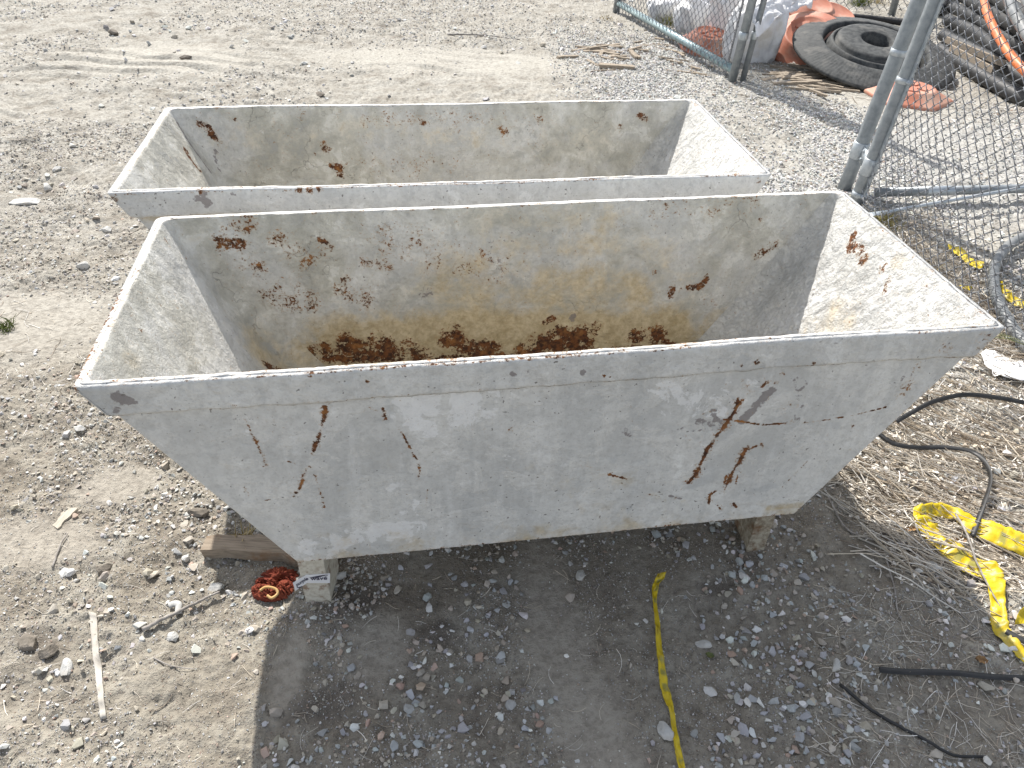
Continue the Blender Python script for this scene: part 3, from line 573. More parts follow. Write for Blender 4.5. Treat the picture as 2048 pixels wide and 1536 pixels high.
# sticker on the front leg, part of it standing free to the side
def sticker():
    nrm = np.array([0, -1.0, 0]); wv = t1
    A = [(588, 1158), (612, 1150), (660, 1147)]; B = [(593, 1174), (614, 1166), (660, 1166)]
    P = t1.wor(np.array([lf[0], lf[1]-.0046, 0])); ex = np.array([1.0, 0, 0]); n = np.array([0, -1.0, 0])
    pts = [onplane(*a, P, n) for a in A]+[onplane(*a, P, n) for a in B]
    pts[0][1] -= .012; pts[3][1] -= .012
    pts = np.array([t1.loc(p) for p in pts]); back = pts.copy(); back[:, 1] += .0006
    V = np.concatenate([pts, back]); F = [np.array([[0, 3, 4, 1], [1, 4, 5, 2], [6, 7, 10, 9], [7, 8, 11, 10], [0, 1, 7, 6], [1, 2, 8, 7], [3, 9, 10, 4], [4, 10, 11, 5], [0, 6, 9, 3], [2, 5, 11, 8]])]
    st = mk('sticker', V, F, M['sticker'], leg0, False)
    # lettering and swooshes lie on the sticker, bent with it
    def place(u, v, lift=.0008):
        t = u*2; k = min(int(t), 1); f = t-k if u <= 1 else 1.0
        top = pts[k]*(1-f)+pts[k+1]*f; bot = pts[3+k]*(1-f)+pts[4+k]*f; p = top*(1-v)+bot*v; return p+np.array([0, -lift, 0])
    cu = bpy.data.curves.new('sticker_text', 'FONT'); cu.body = 'purple wave'; cu.size = 1; cu.offset = .022; cu.resolution_u = 3
    to = bpy.data.objects.new('sticker_text', cu); COL.objects.link(to); bpy.context.view_layer.update()
    me = bpy.data.meshes.new_from_object(to.evaluated_get(bpy.context.evaluated_depsgraph_get()))
    bm = bmesh.new(); bm.from_mesh(me); bmesh.ops.triangulate(bm, faces=bm.faces)
    for k in range(2): bmesh.ops.subdivide_edges(bm, edges=[e for e in bm.edges if e.calc_length() > .25], cuts=1); bmesh.ops.triangulate(bm, faces=bm.faces)
    co = np.array([v.co[:] for v in bm.verts]); x0, x1 = co[:, 0].min(), co[:, 0].max()
    bm.verts.index_update(); fc = np.array([[v.index for v in f.verts] for f in bm.faces]); bm.free()
    bpy.data.objects.remove(to); bpy.data.curves.remove(cu)
    def umap(q): return .10+.84*q
    V = [place(umap((c[0]-x0)/(x1-x0)), .62-.42*c[1]/.75) for c in co]
    parts_ = [(np.array(V), [fc])]
    def swoosh(u0, u1, va, vb, thick):
        a = []; m = 14
        for i in range(m+1):
            f = i/m; u = u0+(u1-u0)*f; v = va+(vb-va)*math.sin(math.pi*f*.5); th = thick*math.sin(math.pi*f)
            a += [place(u, v), place(u, v+th)]
        i = np.arange(m)*2; return np.array(a), [np.stack([i, i+1, i+3, i+2], -1)]
    parts_ += [swoosh(.55, .97, .34, .08, .16), swoosh(.97, .86, .08, .30, .05), swoosh(.08, .30, .72, .93, .12)]
    V, F = join_vf(parts_); mk('lettering', V, F, M['ink'], None, False).parent = st
sticker()

# rubble lying in the bottom of the nearer tub
def rubble():
    n = 90; m = 44; x = np.linspace(-LB/2-.012, LB/2+.012, n); y = np.linspace(-.312, .312, m); XX, YY = np.meshgrid(x, y)
    ZZ = .305+.020*np.clip(fbm(XX*5, YY*5, 91, 3)+.4, 0, 1)+.03*np.clip((XX-.42)*3, 0, 1)*np.clip((YY+.1)*3, 0, 1)+.006*fbm(XX*30, YY*30, 92, 3)
    i = np.arange(m-1)[:, None]*n; j = np.arange(n-1)[None, :]
    F = np.stack([i+j, i+j+1, i+n+j+1, i+n+j], -1).reshape(-1, 4); V = np.stack([XX, YY, ZZ], -1).reshape(-1, 3); C = np.tile([.30, .26, .19], (len(V), 1))*RNG.uniform(.8, 1.1, (len(V), 1))
    k = 1500; px = RNG.uniform(-.59, .59, k); py = RNG.uniform(-.30, .305, k); r = .004+.016*RNG.uniform(size=k)**3
    pz = .306+.020*np.clip(fbm(px*5, py*5, 91, 3)+.4, 0, 1)+.03*np.clip((px-.42)*3, 0, 1)*np.clip((py+.1)*3, 0, 1)+r*.4
    V2, F2, C2 = instances(HL, np.stack([px, py, pz], -1), r, PAL[RNG.choice([2, 7, 4, 1, 6], k)]*np.array([1, .93, .8])*RNG.uniform(.7, 1.05, (k, 1)))
    o = mk('mortar_rubble', np.concatenate([V, V2]), [F, F2+len(V)], M['stone'], None, False, None, np.concatenate([C, C2]))
    o.location = t1.o.location; o.rotation_euler = t1.o.rotation_euler
    tag(o, 'tan crumbs of old mortar in the bottom of the nearer tub', 'rubble', kind='stuff')
rubble()

# ------------------------------------------------------------------ fence
def pole_dir(base, px):
    q = yplane(px[0], px[1], base[1]); d = q-base; return d/d[2]
def ring_vf(c, d, r0, h, sides=20):
    d = np.asarray(d)/np.linalg.norm(d); return tube_vf([c-d*h/2, c-d*h/2*.98, c+d*h/2*.98, c+d*h/2], [r0*.985, r0, r0, r0*.985], sides)
def mesh_vf(O, U, Vv, w, h, cell=.064, r=.0022, sag=0.0, seed=0):
    """woven chain link: zigzag wires that hook round each other at every knuckle"""
    O = np.asarray(O); U = np.asarray(U); Vv = np.asarray(Vv); N = np.cross(U, Vv); N /= np.linalg.norm(N)
    parts_ = []; nw = int(w/cell*2); half = cell/2; nk = int(h/half)
    for i in range(nw):
        pts = []
        for k in range(nk+1):
            side = (k+i) % 2; s0 = i*half+(half if side else 0)
            x = s0+(.10 if side else -.10)*half*.6; z = k*half
            nrm = (.0045 if side else -.0045)
            bul = .02*fbm(np.array([x*2.2]), np.array([z*2.0]), 55+seed, 2)[0]
            j = RNG.normal(0, .0012, 3)
            for dz, k2 in ((-.09, -.55), (.09, .55)):
                pts.append(O+U*x+Vv*(z+dz*half)+N*(nrm*k2*2+bul)+j)
        parts_.append(tube_vf(pts, r, 5, True))
    return join_vf(parts_)
# right-hand gate leaf swung towards the camera
bf = gp(1713, 402); bb = gp(1690, 373)
df = pole_dir(bf, (1872, 0)); db = pole_dir(bb, (1838, 0))
gate = empty('chain_link_gate', (bf[0], bf[1], 0), 0, 'chain-link gate leaf swung open beside the tubs, its mesh hanging to the ground', 'gate')
def rel(o, V): return np.asarray(V)-np.array(o.location)
tube('frame_pole', rel(gate, smooth_path([bf-df*.06, bf+df*.9, bf+df*1.95], 4)), .0355, M['galv'], gate, 20)
U = gp(2045, 715)-bf; U[2] = 0; U /= np.linalg.norm(U)
off = .044
tb0 = bf+U*off; V, F = box_vf((0, 0, 0), (1, 1, 1))
hU = U; nU = np.cross(U, df/np.linalg.norm(df))
def bar_vf(a, b, wu, tn, u, n):
    V = []
    for p in (a, b):
        for su, sn in ((-1, -1), (1, -1), (1, 1), (-1, 1)): V.append(p+u*su*wu/2+n*sn*tn/2)
    return np.array(V), [np.array([[0, 1, 2, 3], [7, 6, 5, 4], [0, 4, 5, 1], [1, 5, 6, 2], [2, 6, 7, 3], [3, 7, 4, 0]])[:, ::-1]]
V, F = bar_vf(tb0+df*.03, tb0+df*1.9, .019, .006, hU, nU); mk('tension_bar', rel(gate, V), F, M['fitting'], gate, False)
for hgt in (.04, .62, 1.3):
    c = bf+df*hgt; pr = [ring_vf(c, df, .039, .026)]; V, F = bar_vf(c+U*.02-df*.011, c+U*.02+df*.011, .055, .012, U, nU)
    pr.append((V+U*.012, F)); pr.append(tube_vf([c+U*.047-nU*.014, c+U*.047+nU*.014], .007, 8)); V, F = join_vf(pr); mk('tension_band', rel(gate, V), F, M['fitting'], gate, True)
V, F = mesh_vf(tb0+df*.02-U*.004, U, df/np.linalg.norm(df), 2.3, 1.85, seed=1); mk('wire_mesh', rel(gate, V), F, M['wire'], gate, True)
c = bf+df*.19; pr = [ring_vf(c, df, .041, .085, 24)]; c2 = bb+db*.205; pr.append(ring_vf(c2, db, .042, .085, 24))
mid = (c+c2)/2; V, F = bar_vf(c2-db*.04, c2+db*.04, .02, .02, (c-c2)/np.linalg.norm(c-c2), np.array([0, -1, 0])); ln = np.linalg.norm(c-c2)
e1 = (c-c2)/ln; V, F = bar_vf(mid-df*.04, mid+df*.04, ln, .010, e1, np.cross(e1, df)/np.linalg.norm(np.cross(e1, df))); pr.append((V, F))
for dz in (-.022, .022):
    q = c2+db*dz+e1*.030+np.array([-.005, -.036, 0]); pr.append(tube_vf([q, q+np.array([0, -.008, 0])], .009, 10))
V, F = join_vf(pr); mk('hinge_clamp', rel(gate, V), F, M['fitting'], gate, True)
post = empty('fence_post', (bb[0], bb[1], 0), 0, 'leaning galvanised post at the tub corner with a low pipe rail', 'fence post', 'galvanised gate posts')
tube('pole', rel(post, smooth_path([bb-db*.08, bb+db*.9, bb+db*2.05], 4)), .0365, M['galv'], post, 20)
V, F = ring_vf(bb+db*.70, db, .039, .03); mk('collar', rel(post, V), F, M['fitting'], post)
ra = gp(1752, 385, .05); rb = gp(2300, 371, .05)
tube('rail', rel(post, [ra, ra*.5+rb*.5, rb]), .024, M['galv'], post, 16); cc = ra+(rb-ra)*.225; V, F = ring_vf(cc, rb-ra, .0262, .16); mk('rail_sleeve', rel(post, V), F, M['fitting'], post)
fa = gp(1738, 430, .02); fb = gp(2060, 373, .085); fp = smooth_path([fa, fa*.8+fb*.2, fb*.6+fa*.4, fb], 8); n = len(fp)
V, F = tube_vf(fp, .0095, 8); w = np.repeat(np.clip(1-np.arange(n)/(n*.35), 0, 1), 8); V[:, 1] += (V[:, 1]-np.repeat(fp[:, 1], 8))*w*1.8; V[:, 2] -= (V[:, 2]-np.repeat(fp[:, 2], 8))*w*.6
mk('brace_rod', rel(post, V), F, M['fitting'], post)
# left-hand gate leaf, further back
p0 = gp(1232, 25); p1 = gp(1463, 166); p2 = gp(1484, 165)
d1 = pole_dir(p1, (1505, 0)); d2 = pole_dir(p2, (1528, 0)); d0 = pole_dir(p0, (1238, -10))
g2 = empty('chain_link_gate', (p1[0], p1[1], 0), 0, 'chain-link gate leaf behind the wood slats, blue-grey pipe along its foot', 'gate')
tube('frame_pole', rel(g2, [p1-d1*.05, p1+d1, p1+d1*1.95]), .031, M['galv'], g2, 18); tube('frame_pole', rel(g2, [p0-d0*.03, p0+d0, p0+d0*1.95]), .034, M['galv'], g2, 16)
q0 = p0+np.array([.02, -.03, .085]); q1 = p1+d1*.085-np.array([.0, -.03, 0])
tube('bottom_rail', rel(g2, [q0, q0*.5+q1*.5, q1]), .029, M['galv_teal'], g2, 18)
U2 = q1-q0; ln2 = np.linalg.norm(U2); U2 /= ln2; nz = np.array([d1[0], 0, 1.0])
V, F = mesh_vf(q0+np.array([-.030, -.012, -.10])+U2*.02, U2, nz/np.linalg.norm(nz), ln2-.06, 1.9, .072, .0024, seed=2); mk('wire_mesh', rel(g2, V), F, M['wire'], g2)
V, F = bar_vf(q1-U2*.10-nz*.06, q1-U2*.10+nz*1.75, .018, .006, U2, np.cross(U2, nz)); mk('tension_bar', rel(g2, V), F, M['wire'], g2, False)
V, F = tube_vf([q0+np.array([.03, 0, .04]), q0*.6+q1*.4+np.array([0, 0, .75]), q1+nz*1.75], .005, 6); mk('truss_rod', rel(g2, V), F, M['wire'], g2)
c = p1+d1*.33; V, F = join_vf([ring_vf(c, d1, .0345, .05), ring_vf(p2+d2*.33, d2, .0265, .05), bar_vf(c-d1*.02, c+d1*.02, .012, .07, np.array([0, 1, 0]), np.array([1, 0, 0]))]); mk('hinge_clamp', rel(g2, V), F, M['fitting'], g2)
fp2 = empty('fence_post', (p2[0], p2[1], 0), 0, 'slim galvanised post in front of the white sacks, clamped to a thicker pole', 'fence post', 'galvanised gate posts')
tube('pole', rel(fp2, [p2-d2*.06, p2+d2, p2+d2*2.0]), .022, M['galv'], fp2, 16); V, F = ring_vf(p2+d2*.62, d2, .0245, .02); mk('collar', rel(fp2, V), F, M['fitting'], fp2)
# far fence line: one post, a rail on the ground and its mesh
pf = gp(1783, 30); fd = pole_dir(pf, (1792, -2))
ff = empty('chain_link_fence', (pf[0], pf[1], 0), 0, 'low far chain-link fence at the back of the storage yard', 'fence')
tube('pole', rel(ff, [pf-fd*.05, pf+fd*1.6]), .035, M['galv'], ff, 14); ua = gp(1640, 26); ub = gp(2250, 32); uu = (ub-ua); lu = np.linalg.norm(uu); uu /= lu
V, F = mesh_vf(ua+np.array([0, .06, .02]), uu, np.array([0, 0, 1.0]), lu, 1.3, .08, .0026, seed=3); mk('wire_mesh', rel(ff, V), F, M['wire'], ff)
# ------------------------------------------------------------------ storage heap behind the fence
def place(V, R, loc): return V@np.asarray(R).T+np.asarray(loc)
def lid(px, rad, hgt, R, z, label, emblem=True, seedrot=0.0, name='barrel_base', hexa=False):
    c = gp(*px, z); o = empty(name, c, 0, label, 'barrel base', 'faded orange plastic barrel bases')
    pr = [(rad*.985, .0), (rad, .012), (rad*.985, .024), (rad*.93, .03), (rad*.60, hgt*.86), (rad*.57, hgt*.97), (rad*.53, hgt), (rad*.50, hgt*.98), (rad*.47, hgt*.93), (0.001, hgt*.93)]
    V, F = lathe_vf(pr, 72); a = np.arctan2(V[:, 1], V[:, 0]); rr = np.hypot(V[:, 0], V[:, 1]); slope = np.clip((rr-rad*.6)/(rad*.3), 0, 1)*np.clip((rad*.95-rr)/(rad*.1), 0, 1)
    V[:, 2] += .010*slope*(np.cos(a*12) > .55)
    if hexa: k = 1/np.cos(((a+np.pi/6) % (np.pi/3))-np.pi/6)*.9; V[:, :2] *= np.where(rr > rad*.62, k, 1)[:, None]
    mk('shell', place(V, R, (0, 0, 0)), F, M['orange'], o)
    if emblem:
        ps = []
        for k in range(4):
            a0 = k*np.pi/2+seedrot; A = np.linspace(a0+.22, a0+np.pi/2-.22, 8); ri, ro = rad*.14, rad*.38; z0, z1 = hgt*.90, hgt*1.02
            rows = [np.stack([r_*np.cos(A), r_*np.sin(A), np.full(8, z_)], -1) for r_, z_ in ((ri, z0), (ri*1.08, z1), (ro*.96, z1), (ro, z0))]
            V = np.concatenate(rows); i = np.arange(3)[:, None]*8; j = np.arange(7)[None, :]; F = [np.stack([i+j, i+8+j, i+9+j, i+j+1], -1).reshape(-1, 4)[:, ::-1], np.array([[0, 8, 16, 24], [31, 23, 15, 7]])]; ps.append((V, F))
        V, F = join_vf(ps); mk('raised_boss', place(V, R, (0, 0, 0)), F, M['orange'], o, False)
    return o
lid((1416, 94), .25, .12, rot(.16, .03, 0), .03, 'faded orange domed barrel base seen through the left gate mesh', True, .4)
lid((1612, 82), .30, .10, rot(.50, -.30, 0), .13, 'orange barrel base propped upright between the white sack and black rubber ring', True, .9)
lid((1622, 25), .30, .10, rot(.30, .2, 0), .10, 'orange barrel base under the sack flap, at the back of the heap', False)
lid((1668, 40), .28, .09, rot(.25, .25, 0), .04, 'orange barrel base lying low just behind the black rubber ring', False)
lid((1815, 197), .29, .085, rot(.02, .0, .2), .01, 'flat six-sided orange barrel base lying behind the leaning post', True, .2, hexa=True)
def ring(px, prof, R, z, name, label, n=240, rib=0.0):
    c = gp(*px, z); o = empty(name, c, 0, label, 'rubber ring'); V, F = lathe_vf(prof, n); a = np.arctan2(V[:, 1], V[:, 0]); rr = np.hypot(V[:, 0], V[:, 1])
    mx = max(p[0] for p in prof); V[:, 2] += rib*np.cos(a*n/3)*np.clip((rr-mx*.62)/(mx*.2), 0, 1)*np.clip((mx-rr)/(mx*.05), 0, 1)
    mk('sidewall', place(V, R, (0, 0, 0)), F, M['rubber'], o); return o
cR = (1745, 108)
Rt = rot(.20, .04, 0)
r1 = ring(cR, [(.40, -.05), (.61, -.012), (.618, .004), (.605, .018), (.52, .042), (.44, .066), (.415, .072), (.40, .064), (.395, .02), (.395, -.05)], Rt, .14, 'rubber_ring', 'large black rubber ring with a wide ribbed flange, tilted against the heap', 360, .0016)
ring((1747, 98), [(.115, -.06), (.36, -.06), (.365, -.03), (.35, -.01), (.345, .0), (.335, .03), (.322, .036), (.312, .030), (.308, .012), (.30, .012), (.296, .05), (.284, .066), (.262, .070), (.135, .078), (.118, .070), (.115, -.06)], Rt, .175, 'rubber_ring', 'smaller black rubber disc with a round hole, nested in the big ring')
def sack(name, px, z, dims, R, seed, label, fold=.09):
    bm = bmesh.new(); bmesh.ops.create_icosphere(bm, subdivisions=5, radius=1); V = np.array([v.co[:] for v in bm.verts]); F = np.array([[v.index for v in f.verts] for f in bm.faces]); bm.free()
    s = np.sign(V)*np.abs(V)**.72; s *= np.asarray(dims)
    q = V*2.6+seed*5.3; d = np.abs(fbm(q[:, 0]*.8+.5*q[:, 2], q[:, 1]*.8-.4*q[:, 2], 120+seed, 2))
    d2 = fbm(q[:, 0]*2.7+q[:, 2]*2, q[:, 1]*2.7-q[:, 2]*1.3, 140+seed, 2)
    s = s*(1+(.25-d[:, None])*fold*4.2+d2[:, None]*fold*.75); s = s@np.asarray(R).T; zz = s[:, 2]; s[:, 2] = np.where(zz < -dims[2]*.7, -dims[2]*.7+(zz+dims[2]*.7)*.2, zz)
    c = gp(*px, 0); o = mk(name, s, F, M['sack'], None, True); o.location = (c[0], c[1], z); tag(o, label, 'sack', 'white woven sacks on the heap'); return o
sack('white_sack', (1497, 118), .17, (.20, .17, .27), rot(.1, .12, .3), 1, 'full white woven sack slumped between the slim post and orange barrel base', .12)
sack('white_sack', (1452, 92), .20, (.17, .18, .30), rot(0, -.1, .5), 2, 'tall white woven sack standing behind the gate mesh next to the poles', .12)
sack('white_sack', (1400, 62), .12, (.24, .16, .16), rot(0, .05, .2), 3, 'greyish white sack lying behind the domed orange barrel base', .10)
sack('white_sack', (1335, 42), .09, (.20, .13, .12), rot(0, 0, .1), 4, 'small white sack lying farthest left behind the gate mesh', .08)
sack('white_sack', (1425, 30), .24, (.26, .18, .22), rot(0, .1, .1), 5, 'white sack heaped at the back above the other sacks', .12)
# empty sack mouth draped over the orange bases
def drape():
    c0 = gp(1530, 62, .42); nu, nv = 40, 22; u = np.linspace(0, 1, nu); v = np.linspace(0, 1, nv); UU, VV = np.meshgrid(u, v)
    top = smooth_path([gp(1500, 30, .46), gp(1545, 0, .44), gp(1580, -8, .40), gp(1632, -4, .37)], 13); bot = smooth_path([gp(1512, 72, .36), gp(1552, 45, .34), gp(1590, 22, .34), gp(1622, 16, .33)], 13)
    top = top[np.linspace(0, len(top)-1, nu).astype(int)]; bot = bot[np.linspace(0, len(bot)-1, nu).astype(int)]
    G = top[None]*(1-VV[..., None])+bot[None]*VV[..., None]; G[..., 2] += .05*fbm(UU*6, VV*4, 150, 4)+.03*np.sin(VV*3.1)
    G[..., 1] -= .05*fbm(UU*5+4, VV*5, 151, 3)
    i = np.arange(nv-1)[:, None]*nu; j = np.arange(nu-1)[None, :]; F = np.stack([i+j, i+j+1, i+nu+j+1, i+nu+j], -1).reshape(-1, 4)
    o = mk('sack_cloth', G, F, M['sack'], None, True); m = o.modifiers.new('thick', 'SOLIDIFY'); m.thickness = .003
    tag(o, 'torn empty white sack draped over the back orange barrel base', 'sack')
drape()
def hose(pts, r, mat, label, name='hose', cat='hose', group=None, rib=0.0):
    P = smooth_path([gp(u, v, z) for u, v, z in pts], 10); rr = np.full(len(P), r)
    if rib:
        P2 = P; L = np.concatenate([[0], np.cumsum(np.linalg.norm(np.diff(P, axis=0), axis=1))]); n = int(L[-1]/.008); s = np.linspace(0, L[-1], n); P = np.stack([np.interp(s, L, P2[:, k]) for k in range(3)], -1); rr = r*(1+rib*np.sin(s*2*np.pi/.055))
    o = tube(name, P, rr, mat, None, 14); tag(o, label, cat, group); return o
hose([(1958, -60, .55), (1967, 0, .45), (1982, 45, .38), (2012, 98, .30), (2050, 142, .25), (2110, 190, .2)], .030, M['orange_pipe'], 'bright orange plastic pipe curving over the black hoses', 'plastic_pipe', 'pipe')
hose([(2005, -60, .60), (2022, 10, .52), (2050, 62, .45), (2100, 140, .35)], .040, M['hose_grey'], 'thick grey hose right behind the orange pipe', 'hose', 'hose')
hose([(2040, -50, .66), (2058, 10, .60), (2090, 60, .5)], .038, M['hose_grey'], 'pale grey hose at the very corner of the heap', 'hose', 'hose')
for k, (pts, r) in enumerate([([(1880, 100, .05), (1930, 132, .05), (1990, 168, .05), (2060, 205, .05), (2200, 270, .05)], .052), ([(1885, 70, .05), (1930, 92, .06), (1990, 122, .08), (2060, 165, .07), (2200, 240, .06)], .048),
    ([(1895, 40, .06), (1950, 65, .10), (2000, 100, .14), (2070, 140, .14), (2200, 200, .1)], .052), ([(1905, 15, .08), (1960, 40, .16), (2020, 80, .22), (2090, 120, .2), (2200, 180, .2)], .052),
    ([(1912, -15, .12), (1960, 12, .24), (2020, 45, .32), (2090, 90, .3), (2200, 150, .3)], .055), ([(1925, -50, .2), (1975, -15, .34), (2040, 25, .42), (2100, 60, .4), (2200, 110, .4)], .055), ([(1880, 20, .06), (1900, -20, .1), (1950, -60, .2), (2030, -90, .3)], .05)]):
    hose(pts, r, M['hose'], 'one of the black hoses piled up under the orange pipe', 'hose', 'hose', 'black hoses in the heap')
hose([(2110, 432, .025), (2052, 470, .03), (2010, 498, .03), (1988, 540, .028), (1992, 590, .026), (2018, 645, .026), (2055, 695, .026), (2110, 760, .025)], .023, M['hose_grey'], 'dark ribbed hose bent beside the tub corner under the mesh', 'hose', 'hose', None, .045)
hose([(1690, 33, .03), (1750, 38, .03), (1815, 46, .03), (1860, 52, .03)], .030, M['hose'], 'straight black pipe lying on gravel behind the rubber ring', 'plastic_pipe', 'pipe')
# ------------------------------------------------------------------ slats, boards, twigs
def slat(px, ang, ln, w, th, mat, name, label, cat, group=None, tilt=0.0, z=None):
    c = gp(*px); zz = zg(c[0], c[1])+th*.4+abs(math.sin(tilt))*ln/2 if z is None else z
    n = 10; x = np.linspace(-ln/2, ln/2, n); e = RNG.normal(0, w*.10, (2, n)); V = []
    for k in range(n):
        endf = 1-.35*RNG.uniform() if k in (0, n-1) else 1
        for sy, sz in ((-1, -1), (1, -1), (1, 1), (-1, 1)): V.append([x[k]+(RNG.normal(0, w*.25) if k in (0, n-1) else 0), sy*w/2*endf+e[0 if sy < 0 else 1, k], sz*th/2])
    V = np.array(V); i = np.arange(n-1)[:, None]*4; j = np.arange(4)[None, :]; k = (j+1) % 4; F = [np.stack([i+j, i+4+j, i+4+k, i+k], -1).reshape(-1, 4), np.array([[0, 1, 2, 3], [4*n-1, 4*n-2, 4*n-3, 4*n-4]])]
    o = mk(name, V, F, mat, None, False); o.location = (c[0], c[1], zz); o.rotation_euler = (RNG.normal(0, .08), -tilt, ang); tag(o, label, cat, group); return o
for k in range(30):
    px = (RNG.normal(1225, 34), RNG.normal(108, 13)); slat(px, RNG.normal(-.15, .85), RNG.uniform(.08, .30), RNG.uniform(.012, .035), RNG.uniform(.009, .022), M['wood'], 'wood_scrap', 'short weathered wood slat in the scatter on bare dirt left of the gate', 'wood slat', 'wood slats left of the gate', RNG.uniform(0, .04))
slat((1232, 137), -.12, .26, .07, .03, M['wood'], 'wood_block', 'widest grey wood piece among the slats left of the gate', 'wood slat', None)
for k in range(34):
    f = RNG.uniform(); px = (1560+90*f+RNG.normal(0, 22), 148+28*f+RNG.normal(0, 13)); slat(px, RNG.normal(-.28, .55), RNG.uniform(.12, .42), RNG.uniform(.012, .032), RNG.uniform(.009, .022), M['wood'], 'wood_scrap', 'thin weathered wood slat in the scatter between the posts and rubber ring', 'wood slat', 'wood slats by the rubber ring', RNG.uniform(0, .05))
for k in range(16):
    f = RNG.uniform(); px = (1300+110*f+RNG.normal(0, 12), 90+62*f+RNG.normal(0, 9)); slat(px, RNG.normal(-.7, .3), RNG.uniform(.08, .26), RNG.uniform(.012, .03), RNG.uniform(.006, .012), M['wood'], 'wood_scrap', 'weathered wood slat lying along the foot of the left gate', 'wood slat', 'wood slats along the gate foot', .02)
for k, (a, b) in enumerate([((1890, 78), (2010, 128)), ((1900, 95), (1985, 140))]):
    A = gp(*a, .12); B = gp(*b, .12); V, F = bar_vf(A, B, .045, .03, np.array([0, 0, 1.0]), np.array([.6, .8, 0])); tag(mk('wood_pole', V, F, M['wood'], None, False), ['upper', 'lower'][k]+' of two pale sticks leaning along the black hoses', 'stick')
slat((530, 1108), -.02, .34, .055, .036, M['wood_tan'], 'timber_block', 'brown sawn timber block lying under the nearer tub, left of its leg', 'timber', None, 0, None).location.z = .020
slat((132, 1040), 1.35, .085, .034, .006, M['wood_tan'], 'wood_shard', 'pale split wood shard on the dirt left of the nearer tub', 'wood shard', None, .03).data.materials[0] = mat_simple('pale_split_wood', (.36, .32, .26), (.47, .43, .36), 30, .8, 0, .001, .2, (1, 8, 8))
M['pale'] = mat_simple('pale_dusty_strip', (.42, .39, .34), (.52, .49, .44), 14, .85, 0, .001)
A = [(190, 1236), (192, 1280), (196, 1330), (203, 1385), (208, 1440)]
def strip(name, pairs, th, mat, label, cat, zf=.004, crumple=0.0, seed=0, sub=8, printed=False, group=None):
    """a flat ribbon given by its two edges (photo pixels + height), lying on the ground"""
    L = smooth_path([gp(a[0], a[1], a[2] if len(a) > 2 else 0) for a, b in pairs], sub); R = smooth_path([gp(b[0], b[1], b[2] if len(b) > 2 else 0) for a, b in pairs], sub)
    n = len(L); m = 7; f = np.linspace(0, 1, m)[None, :, None]; G = L[:, None]*(1-f)+R[:, None]*f; base = gh(G[..., 0], G[..., 1]); G[..., 2] += base+zf
    s = np.linspace(0, 1, n)[:, None]*n/6; ff = np.linspace(0, 1, m)[None, :]*2
    if crumple: G[..., 2] += crumple*(np.abs(fbm(s+0*ff, ff+0*s, 200+seed, 3))*2.2); G[..., 0] += crumple*.5*fbm(s+0*ff+9, ff+0*s, 210+seed, 2)
    i = np.arange(n-1)[:, None]*m; j = np.arange(m-1)[None, :]; F = np.stack([i+j, i+j+1, i+m+j+1, i+m+j], -1).reshape(-1, 4)
    at = None
    if printed:
        Lc = np.concatenate([[0], np.cumsum(np.linalg.norm(np.diff((L+R)/2, axis=0), axis=1))])[:, None]+0*ff; ph = (Lc/.24) % 1.0
        let = ((ph > .10) & (ph < .45)) & (((Lc/.034) % 1.0) > .45) & (ff > .35) & (ff < 1.7); at = {'print': let.astype(float).ravel()}
    o = mk(name, G, F, mat, None, True, at); md = o.modifiers.new('thick', 'SOLIDIFY'); md.thickness = th; md.offset = 0; tag(o, label, cat, group); return o
strip('wood_strip', [((u-6, v), (u+7, v)) for u, v in A], .003, M['pale'], 'long pale flat strip lying on the dirt at the lower left', 'strip', .004)
# straps
def strap(pts, w, label, group=None):
    P = smooth_path([gp(u, v, z)+np.array([0, 0, zg(*gp(u, v, z)[:2])]) for u, v, z, r in pts], 10); rr = smooth_path([np.array([r, 0, 0]) for u, v, z, r in pts], 10)[:, 0]
    T = np.gradient(P, axis=0); T /= np.linalg.norm(T, axis=1)[:, None]; S_ = np.cross(np.array([0, 0, 1.0]), T); S_ /= np.linalg.norm(S_, axis=1)[:, None]+1e-9; N = np.cross(T, S_)
    D = S_*np.cos(rr)[:, None]+N*np.sin(rr)[:, None]; V = np.stack([P-D*w/2, P, P+D*w/2], 1); n = len(P)
    i = np.arange(n-1)[:, None]*3; j = np.arange(2)[None, :]; F = np.stack([i+j, i+3+j, i+4+j, i+j+1], -1).reshape(-1, 4)
    o = mk('plastic_strap', V, F, M['strap'], None, True); md = o.modifiers.new('thick', 'SOLIDIFY'); md.thickness = .0011; md.offset = 0; tag(o, label, 'strap', group); return o
strap([(1757, 1341, .010, .2), (1800, 1347, .012, .15), (1900, 1352, .014, .1), (1985, 1356, .012, .1), (2070, 1360, .012, .1)], .015, 'straight black plastic strap end lying in the tub shadow')
strap([(1795, 838, .035, .5), (1830, 815, .05, .6), (1870, 797, .06, .8), (1925, 789, .06, .9), (1985, 794, .05, .8), (2070, 803, .03, .7)], .016, 'upper black strap arching from the tub side over the straw')
strap([(1755, 868, .04, .5), (1790, 884, .045, .6), (1840, 890, .04, .9), (1890, 889, .03, .4), (1945, 897, .03, .3), (1972, 922, .035, 1.0), (1980, 960, .03, 1.2), (1966, 1010, .03, .8), (1945, 1072, .02, .3)], .015, 'looping black strap bent down onto the yellow tape')
strap([(2012, 1262, .02, .4), (2040, 1282, .015, .3), (2090, 1310, .01, .2)], .016, 'short black strap end poking out next to the yellow tape')
